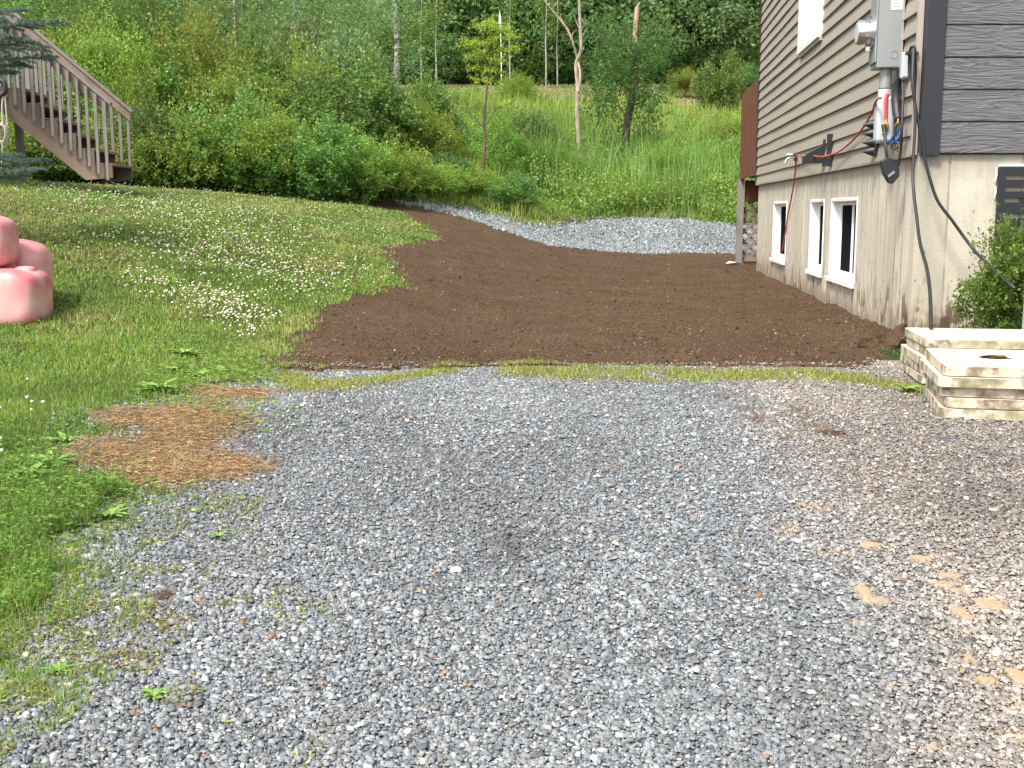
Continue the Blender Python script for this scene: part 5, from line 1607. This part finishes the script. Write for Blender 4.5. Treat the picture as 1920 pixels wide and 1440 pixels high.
leafcloud('crown', [(1150, 130, 45, 45, 240), (1210, 110, 50, 45, 240), (1235, 80, 45, 50, 150), (1120, 170, 40, 50, 110), (1165, 300, 45, 35, 70), (1215, 240, 30, 40, 60), (1150, 60, 40, 40, 90), (1180, 170, 75, 35, 240), (1140, 205, 50, 40, 130), (1215, 195, 45, 35, 120), (1130, 75, 22, 30, 60), (1145, 270, 30, 50, 70), (1190, 250, 28, 40, 45), (1165, 100, 30, 30, 90)], .065, 11, .42, ((.075, .14, .035), (.13, .21, .05), (.24, .31, .08)), 31, lt, 1.3, Y2, 1.6)
for pts in [[(1188, 165), (1205, 140), (1222, 118)], [(1186, 180), (1165, 150), (1150, 120)], [(1183, 200), (1205, 190), (1225, 180)], [(1180, 225), (1160, 200), (1140, 190)]]:
    m = MB(); branchy(m, [q2(x, y) for x, y in pts], .025, .008, 5); m.build('branch', M['bark_dark'], lt, smooth=True)
# young tree with layered yellow green foliage
b3 = gp(900, 392) if False else Vector((P(900, 392, 24.6).x, 24.6, gz(P(900, 392, 24.6).x, 24.6)))
Y3 = 24.6; sp3 = empty('young_tree', b3, 'slim young tree with layered yellow green leaves on top, left of the dead tree', 'tree')
q3 = lambda px, py, dy=0.0: P(px, py, Y3 + dy)
m = MB(); branchy(m, [b3 - Vector((0, 0, .2)), q3(903, 340), q3(908, 280), q3(908, 230), q3(910, 190), q3(914, 160), q3(918, 120), q3(916, 80), q3(915, 48)], .036, .012, 7); m.build('trunk', M['bark_brown'], sp3, smooth=True)
for pts in [[(908, 240), (894, 225), (882, 214), (878, 200)], [(908, 238), (920, 220), (928, 206), (945, 198), (962, 190)], [(909, 278), (925, 268), (938, 262), (950, 255)], [(928, 208), (926, 196), (928, 188)], [(915, 160), (930, 150)], [(917, 130), (900, 118), (885, 112)], [(916, 100), (935, 92), (952, 88)]]:
    m = MB(); branchy(m, [q3(x, y) for x, y in pts], .015, .005, 5); m.build('branch', M['bark_brown'], sp3, smooth=True)
leafcloud('crown', [(908, 44, 30, 5, 26), (940, 52, 30, 5, 22), (890, 78, 34, 4, 24), (930, 70, 22, 4, 14), (952, 90, 26, 4, 18), (908, 96, 26, 4, 14), (888, 104, 18, 4, 10), (935, 112, 26, 4, 14), (900, 126, 20, 4, 10), (928, 133, 22, 4, 11), (903, 148, 18, 4, 9), (926, 152, 14, 4, 6), (960, 66, 14, 5, 8), (872, 84, 12, 4, 6), (904, 335, 8, 10, 4), (885, 190, 14, 6, 4), (950, 192, 16, 6, 6)], .06, 15, .24, ((.26, .36, .04), (.36, .46, .06), (.5, .55, .12)), 33, sp3, -.08, Y3, .35, vz=.12)
# mottled birch trunk above the hedge
Y4 = 33.0; b4 = Vector((P(742, 150, Y4).x, Y4, gz(P(742, 150, Y4).x, Y4)))
bt = empty('birch_tree', b4, 'tall birch with a mottled grey and white trunk rising from the hedge', 'tree')
q4 = lambda px, py: P(px, py, Y4)
def birchbark():
    t = NT('birch'); o = t.obj(); n = t.noise(t.scale(o, (1, 1, 2)), 7, 4, .7)
    return t.done(t.ramp(n, [(.42, (.07, .06, .05)), (.5, (.32, .29, .26)), (.62, (.55, .52, .48))]), .8, spec=.2)
M['birch'] = birchbark()
m = MB(); branchy(m, [b4, q4(743, 150), q4(745, 100), q4(743, 50), q4(741, 0), q4(740, -60), q4(738, -120)], .10, .05, 8); m.build('trunk', M['birch'], bt, smooth=True)
for pts in [[(743, 60), (755, 35), (768, 10), (775, -20)], [(742, 30), (730, 5), (722, -20)], [(744, 90), (735, 70), (728, 55)]]:
    m = MB(); branchy(m, [q4(x, y) for x, y in pts], .022, .008, 5); m.build('branch', M['bark_dark'], bt, smooth=True)
leafcloud('crown', [(760, 0, 45, 40, 90), (720, 10, 30, 40, 60), (770, 110, 28, 30, 45), (735, -60, 60, 40, 120)], .08, 10, .4, G['aspen'], 35, bt, .3, Y4, 1.0)
# thin pale stem of a slender birch (left part)
for (pa, pb_, Yb, lab) in [([(548, 140), (546, 100), (548, 60), (551, 20), (553, -20), (556, -80)], .030, 27.4, 'slender white birch stem in front of the aspens in the middle of the hedge'),
                           ([(440, 130), (442, 90), (440, 40), (439, -10), (441, -80)], .030, 27.6, 'slender white birch stem right of the second tall willow')]:
    b5 = Vector((P(*pa[0], Yb).x, Yb, gz(P(*pa[0], Yb).x, Yb)))
    e_ = empty('birch_sapling', b5, lab, 'sapling')
    m = MB(); branchy(m, [b5] + [P(x, y, Yb) for x, y in pa], .032, .016, 6); m.build('stem', M['birch'], e_, smooth=True)
    leafcloud('crown', [(pa[2][0], 40, 40, 50, 60), (pa[2][0] + 8, -30, 50, 40, 60)], .06, 8, .3, G['aspen'], int(pa[0][0]), e_, .3, Yb, .5)
# thin trunks against the dark wood
for k, (px, y1_, Yt) in enumerate([(790, 70, 70), (818, 90, 69), (956, 60, 71), (1024, 70, 70), (1045, 90, 72)]):
    bb_ = P(px, 165, Yt); z_ = gz(bb_.x, Yt); e_ = empty('thin_tree', (bb_.x, Yt, z_), ['thin pale trunk against the dark wood, leftmost in the gap by the hedge', 'second thin pale trunk against the dark wood from the hedge', 'thin trunk in the wood just right of the white pole', 'thin trunk in the wood halfway from the white pole to the dead tree', 'thin trunk in the wood just left of the dead tree'][k], 'tree')
    m = MB(); branchy(m, [(bb_.x, Yt, z_ - .1), P(px, 120, Yt), P(px - 1, y1_, Yt), P(px + 1, y1_ - 60, Yt), P(px, y1_ - 110, Yt)], .055, .03, 6); m.build('trunk', M['bark_pale'], e_, smooth=True)
    leafcloud('crown', [(px, y1_ - 45, 34, 45, 60)], .16, 10, .8, G['alder'], 60 + k, e_, .4, Yt, 1.2)
# white pole with a slim pointed top
Yp = 62.0; bp = Vector((P(940, 168, Yp).x, Yp, gz(P(940, 168, Yp).x, Yp)))
wpole = empty('white_pole', bp, 'thin white pole with a slim pale pointed tip behind the young tree', 'pole')
m = MB(); m.tube([bp - Vector((0, 0, .1)), P(940, 110, Yp), P(938.5, 50, Yp)], .024, 8); m.build('pole', M['white_vinyl'], wpole, smooth=True)
m = MB(); m.tube([P(938.5, 52, Yp), P(938, 42, Yp), P(937.5, 33, Yp), P(937, 20, Yp)], [.03, .08, .055, .006], 8); m.build('tip', M['blind'], wpole, smooth=True)

# meadow shrubs
def put2(proto, px, ytop, ybase, wpx, label, group=None):
    b_ = gp(px, ybase); top = P(px, ytop, b_.y)
    h = top.z - b_.z; r_ = wpx / 2 / F * b_.y
    plant('meadow_shrub', BUSH[proto], b_.x, b_.y, b_.z - .05, r_ / 1.1, h / 2.6, px % 6.0, label, 'shrub', group)
MG = 'shrubs standing in the wild meadow'
for a_ in [('alder', 1350, 108, 222, 72, 'round green shrub on the far clearing nearest to the house'),
           ('willow', 1290, 128, 185, 60, 'low shrub before the forest edge between the leaning tree and the round shrub'),
           ('dark', 1395, 120, 190, 60, 'dark shrub at the forest edge beside the brown deck rail'),
           ('bright', 1002, 210, 262, 70, 'reddish tinged green shrub in the meadow left of the dead tree'),
           ('dark', 1040, 246, 320, 62, 'dark weedy shrub at the foot of the dead tree'),
           ('alder', 1255, 248, 300, 60, 'dark low shrub in the tall grass right of the leaning tree'),
           ('willow', 850, 215, 262, 80, 'low shrub in the meadow just right of the hedge'),
           ('bright2', 815, 190, 250, 80, 'bright low shrub where the meadow meets the hedge'),
           ('bright', 1320, 262, 330, 60, 'low yellowish shrub in the tall grass near the deck'),
           ('yellow' if False else 'bright2', 960, 262, 330, 70, 'light green shrub right of the stem of the young tree'),
           ('dark', 840, 285, 352, 70, 'dark low shrub left of the stem of the young tree'),
           ('alder', 965, 325, 392, 84, 'weedy clump at the top of the gravel bank with daisies beside it'),
           ('bright', 1190, 300, 350, 50, 'green clump in front of the foot of the leaning tree')]:
    put2(*a_, group=MG)
for k in range(46):
    x_ = fr.uniform(-6.5, 7.5); y_ = fr.choice([fr.uniform(25.6, 32), fr.uniform(28, 48)])
    if x_ < -2.4 and y_ < 27: continue
    if y_ < 35 and 1040 < 960 + F * x_ / y_ < 1230: continue
    if y_ < 25.5 and 860 < 960 + F * x_ / y_ < 940: continue
    s_ = fr.uniform(.28, .6)
    plant('weedy_shrub', BUSH[fr.choice(['bright', 'bright2', 'willow', 'alder', 'willow2', 'dark'])], x_, y_, gz(x_, y_) - .05, s_ * 1.1, s_ * fr.uniform(.7, 1.2), fr.uniform(0, 6.28), 'low weedy shrub growing among the tall grass of the meadow', 'shrub', 'weedy shrubs among the meadow grass')
# brush pile
bpz = gp(1365, 262)
pl_ = empty('brush_pile', bpz, 'grey brown heap of dead brush in the meadow beside the deck', 'brush pile')
m = MB(); rr_ = random.Random(3)
for k in range(70):
    a = rr_.uniform(0, 6.28); c_ = bpz + Vector((rr_.gauss(0, .45), rr_.gauss(0, .3), abs(rr_.gauss(.2, .18))))
    d_ = Vector((math.cos(a), math.sin(a), rr_.uniform(-.3, .5))) * rr_.uniform(.3, .9)
    m.tube([c_ - d_ * .5, c_ + d_ * .5], [.025, .008], 5)
m.build('sticks', M['bark_dead'], pl_)

# ------------------------------------------------------------------ tall grass of the meadow
n = 360000
Y = sampleY(n, 22.6, 74, 1.8); X = rng.uniform(-.30, .27, n) * (Y + 4)
yb = 24.9 + .8 * (fbm(X * .6, X * 0, 120, 2) - .5)
k = (region(X, Y) == 0) & (Y > 22.7)
X, Y = X[k], Y[k]; n = len(X)
edge_ = ((region(X, Y - .5) == 4) * .5 + (region(X, Y - 1.1) == 4) * .3)
mown = ss(49, 54, Y + 4 * (fbm(X * .25, Y * .2, 121, 2) - .5))
pn = fbm(X * .5, Y * .35, 123, 4)
h = (.12 + 1.0 * ss(.3, .75, fbm(X * .8, Y * .6, 124, 3))) * rng.uniform(.45, 1.25, n) * (1 - mown) + mown * .10 * rng.uniform(.5, 1.5, n)
h = h * (1 - edge_) * (.5 + .5 * ss(23.5, 26.0, Y))
w = np.maximum(.009, .00085 * Y) * rng.uniform(.7, 1.3, n)
a = np.clip(ss(.35, .65, pn) + rng.normal(0, .2, n), 0, 1)[:, None]
col = np.array([.17, .32, .05]) * (1 - a) + np.array([.36, .45, .085]) * a
tan_ = (rng.random(n) < .06 + .62 * mown * ss(.3, .55, fbm(X * .3, Y * .5, 126, 3)) + .35 * edge_)[:, None]
col = np.where(tan_, np.array([.46, .37, .22]), col)
col = col * (1 - .1 * mown[:, None]) * rng.uniform(.7, 1.25, (n, 1))
V_, F_, C_ = blades(X, Y, Hs(X, Y) - .02, h, w, col, .35, 21)
stuff('meadow_grass', V_, F_, C_, M['blade'], 'tall yellow green wild grass covering the meadow up to the clearing', 'grass')
# leafy weeds between the grass
n = 17000
Y = sampleY(n, 23.2, 47, 1.5); X = rng.uniform(-.26, .27, n) * (Y + 3)
k = (region(X, Y) == 0) & (fbm(X * .6, Y * .5, 130, 3) > .42); X, Y = X[k], Y[k]; n = len(X)
st = np.stack([X, Y, Hs(X, Y)], -1); dr = unit(rng.normal(0, .16, (n, 3)) + np.array([0, 0, 1.0]))
me = shoots_mesh('meadow_weeds', st, dr, rng.uniform(.35, 1.0, n), 20, .062, np.array([.13, .27, .045]), np.array([.26, .38, .07]), np.array([.38, .42, .09]), 44, .8, 0)
o_ = link_mesh('meadow_weeds', me, M['blade']); tag(o_, 'leafy wild weeds with yellowish tips mixed into the meadow grass', 'weeds', kind='stuff')
# reeds
n = 1900
X = rng.uniform(.3, 5.4, n) ; Y = rng.uniform(25.0, 29.5, n); px_ = 960 + F * X / Y
k = (fbm(X * .9, Y * .8, 133, 2) > .50 - .03 * X); X, Y = X[k], Y[k]; n = len(X)
col = (np.array([.15, .30, .07]) + rng.random((n, 1)) * np.array([.09, .09, .03])) * rng.uniform(.8, 1.2, (n, 1))
V_, F_, C_ = blades(X, Y, Hs(X, Y), rng.uniform(.4, 1.9, n) * ss(24.4, 26.0, Y), rng.uniform(.012, .03, n), col, .18, 25)
stuff('reeds', V_, F_, C_, M['blade'], 'tall upright blue green reeds at the foot of the meadow before the house', 'reeds')
# strip of weeds under the hedge
n = 50000
X = rng.uniform(-11, 0.8, n); Y = rng.uniform(18.6, 24.5, n)
k = (region(X, Y) == 1) & (Y > 19.9 + .28 * (X + 11) + .7 * (fbm(X, Y * 0, 140, 2) - .5)); X, Y = X[k], Y[k]; n = len(X)
col = (np.array([.06, .12, .025]) + rng.random((n, 1)) * np.array([.09, .10, .02])) * rng.uniform(.7, 1.2, (n, 1))
V_, F_, C_ = blades(X, Y, Hs(X, Y), rng.uniform(.08, .35, n), np.full(n, .02), col, .4, 26)
stuff('hedge_grass', V_, F_, C_, M['blade'], 'unmown grass under the shrubs along the back edge of the lawn', 'grass')

# daisies
dpos = gp(990, 345) if False else None
dY = 25.4; ds_ = empty('daisies', (P(988, 380, dY).x, dY, gz(P(988, 380, dY).x, dY)), 'small group of white daisies in front of the weedy clump on the bank', 'flowers')
v, f = icosa()
for (px, py) in [(985, 333), (991, 333), (1007, 336), (988, 343), (993, 345), (1003, 332)]:
    c_ = P(px, py, dY - .15)
    m = MB(); m.tube([c_, c_ + Vector((0, -.006, .010))], .034, 8); m.build('flower', M['white_vinyl'], ds_)
m = MB()
for (px, py) in [(985, 333), (991, 333), (1007, 336), (988, 343), (993, 345), (1003, 332)]:
    c_ = P(px, py, dY - .15); m.tube([Vector((c_.x, c_.y + .1, gz(c_.x, c_.y + .1))), c_], .006, 4)
m.build('stems', m_plain('stem_green', (.1, .18, .04), .6), ds_)

# ------------------------------------------------------------------ shrub by the front wall
sx_ = P(1893, 600, 7.0); gs = gz(sx_.x, 7.0)
htop = P(1890, 425, 7.0).z - gs
shr = empty('round_shrub', (sx_.x + .05, 7.05, gs), 'dense bright green small leaved shrub by the front wall at the right edge', 'shrub')
me = crown('foliage', .235, htop, .04, 2600, 12, .022, .09, (.09, .20, .03), (.17, .30, .05), (.34, .46, .10), 77, up=.5, out=1.0, lobes=.3)
me.materials.append(M['leaf']); link_mesh('foliage', me, None, shr)
link_mesh('stems', stems('stems', 9, .45, .18, .007, M['bark_brown'], 4, .03, .02), None, shr)

# broad leaved weeds at the edge of the drive
def rosette(seed, nl, L, wd):
    r = random.Random(seed); V = []; Fc = []
    for k in range(nl):
        a = k * 2.4 + r.uniform(-.3, .3); e = r.uniform(.25, 1.0); l = L * r.uniform(.6, 1.1)
        d = Vector((math.cos(a), math.sin(a), 0)); s = Vector((-math.sin(a), math.cos(a), 0))
        b = len(V); N_ = 6
        for i in range(N_ + 1):
            t = i / N_
            p = d * (l * t * math.cos(e * (1 - t * .6))) + Vector((0, 0, l * (math.sin(e) * t - .55 * t * t * math.sin(e) * 1.0)))
            w_ = wd * math.sin(math.pi * min(1, t * .85 + .08)) * (1 + .25 * ((i % 2) * 2 - 1) * (0 < i < N_))
            V += [p - s * w_ + Vector((0, 0, w_ * .3)), p + Vector((0, 0, 0)), p + s * w_ + Vector((0, 0, w_ * .3))]
        for i in range(N_):
            o_ = b + i * 3
            Fc += [(o_, o_ + 1, o_ + 4, o_ + 3), (o_ + 1, o_ + 2, o_ + 5, o_ + 4)]
    me = bpy.data.meshes.new('weed'); me.from_pydata([tuple(v_) for v_ in V], [], Fc)
    return me
wm_ = m_plain('weed_leaf', (.17, .29, .05), .5, .35, 25)
ros = [rosette(s, 19, .10, .0105) for s in (1, 2, 3)]
for r_o in ros: r_o.materials.append(wm_)
wl = [((330, 700), 1.1, 'broad leaved weed on the lawn edge above the straw patch farthest from the camera'), ((372, 708), 1.0, 'leafy weed second from the left in the row above the dead clippings'), ((415, 700), 1.0, 'leafy weed in the middle of the row above the dead clippings'),
      ((452, 706), .9, 'leafy weed next to the left front corner of the soil bed'), ((300, 742), 1.2, 'large floppy weed between the two upper straw patches'), ((345, 668), 1.1, 'tall leafed weed at the lower end of the clover drift'),
      ((50, 905), 1.1, 'broad weed at the left edge beside the lowest straw patch'), ((95, 880), 1.0, 'weed with pointed leaves touching the left side of the lowest straw patch'), ((205, 975), .7, 'small weed growing in the gravel below the lowest straw patch'), ((125, 830), 1.0, 'weed on the turf left of the lowest straw patch'),
      ((1703, 735), .8, 'jagged weed leaning against the left corner of the slab stacks'), ((410, 1010), .35, 'tiny green tuft alone on the gravel right of the turf edge'), ((290, 1320), .35, 'tiny yellow green tuft on the gravel near the bottom left'), ((110, 1265), .4, 'small upright weed on the gravel at the lower left')]
for k, (pp2, s_, lab) in enumerate(wl):
    x_, y_ = cast(*pp2)
    o_ = bpy.data.objects.new('weed', ros[k % 3]); C.objects.link(o_)
    o_.location = (x_, y_, float(Hs(x_, y_)) + .004); o_.scale = (s_,) * 3; o_.rotation_euler = (0, 0, k * 1.3)
    tag(o_, lab, 'weed', 'broad leaved weeds along the driveway edge')

# ------------------------------------------------------------------ blue spruce reaching in from the left
YS = 9.2
tx = P(-120, 300, YS).x; tz = gz(tx, YS)
spr = empty('spruce_tree', (tx, YS, tz), 'blue green spruce whose drooping branches reach in at the left edge', 'spruce')
m = MB(); m.tube([(tx, YS, tz - .1), (tx, YS, tz + 1.5), (tx + .02, YS, tz + 3.4)], [.09, .06, .01], 10); m.build('trunk', M['bark_brown'], spr, smooth=True)
tips = [(104, 42), (78, 92), (55, 45), (40, 122), (18, 70), (30, 20), (78, 300), (62, 318), (34, 332), (20, 292), (8, 135), (86, 108), (52, 80), (-5, 40), (-20, 110), (-10, 310)]
rs = np.random.default_rng(8); rq = random.Random(8)
def spruce_branch(root, tip_, k):
    """wood tube + needles, returns two builders"""
    root = Vector(root); tip_ = Vector(tip_); mid = root.lerp(tip_, .55) + Vector((0, 0, -.05))
    ax = spline([root, mid, tip_], 6)
    wood = [(ax, .008)]
    L = (tip_ - root).length
    for i, p in enumerate(ax):
        t = i / (len(ax) - 1)
        if t < .35: continue
        for sgn in (-1, 1):
            d = (ax[min(i + 1, len(ax) - 1)] - ax[max(i - 1, 0)]).normalized()
            side = d.cross(Vector((0, 0, 1))).normalized() * sgn
            tl = .20 * (1.15 - t) + .07
            e = p + (d * .75 + side * .75 + Vector((0, 0, rq.uniform(-.2, .12)))).normalized() * tl
            wood.append(([p, p.lerp(e, .5) + Vector((0, 0, .006)), e], .003))
    return wood
allw = MB(); NP, ND = [], []
others = [(tx + math.cos(a) * .8 * (1 - h_ / 4.2), YS + math.sin(a) * .8 * (1 - h_ / 4.2), tz + h_ - .15, h_) for h_ in (.4, .75, 1.1, 2.3, 2.7, 3.0) for a in [2.0 + i * .62 + h_ for i in range(6)]]
brs = []
for k, tp_ in enumerate(tips):
    T = P(tp_[0], tp_[1], YS + rq.uniform(-.35, .25)); brs.append(((tx, YS, T.z + .12), T))
for (x_, y_, z_, h_) in others: 
    if x_ < tx + .15: brs.append(((tx, YS, z_ + .15), Vector((x_, y_, z_))))
for k, (a_, b_) in enumerate(brs):
    for ax, r0 in spruce_branch(a_, b_, k):
        ax = [Vector(p) for p in ax]
        allw.tube(ax, [r0 * (1 - .6 * i / (len(ax) - 1)) for i in range(len(ax))], 4, caps=False)
        seg = list(zip(ax[:-1], ax[1:]))
        nn = 80 if r0 < .005 else 40
        for (p, q_) in seg:
            d = (q_ - p); 
            t_ = rs.random(nn)[:, None]
            NP.append(np.array(p[:]) + t_ * np.array(d[:])); ND.append(np.tile(np.array(d.normalized()[:]), (nn, 1)))
o_ = allw.build('branches', M['bark_brown'], spr, smooth=True)
NP = np.concatenate(NP) - np.array([tx, YS, tz]); ND = np.concatenate(ND); n = len(NP)
dr = unit(ND * .7 + unit(rs.normal(size=(n, 3))) * .8 + np.array([0, 0, .15])); sdn = unit(np.cross(dr, rs.normal(size=(n, 3)))) * .0022
Ln = rs.uniform(.018, .032, (n, 1))
V = np.stack([NP - sdn, NP + sdn, NP + dr * Ln], 1).reshape(-1, 3); i = (np.arange(n) * 3)[:, None]
a = rs.random((n, 1)); col = (np.array([.10, .165, .12]) * a + np.array([.20, .28, .22]) * (1 - a))
me = np_mesh('needles', V, [np.concatenate([i, i + 1, i + 2], 1)], np.repeat(col, 3, 0)); link_mesh('needles', me, M['leaf'], spr)
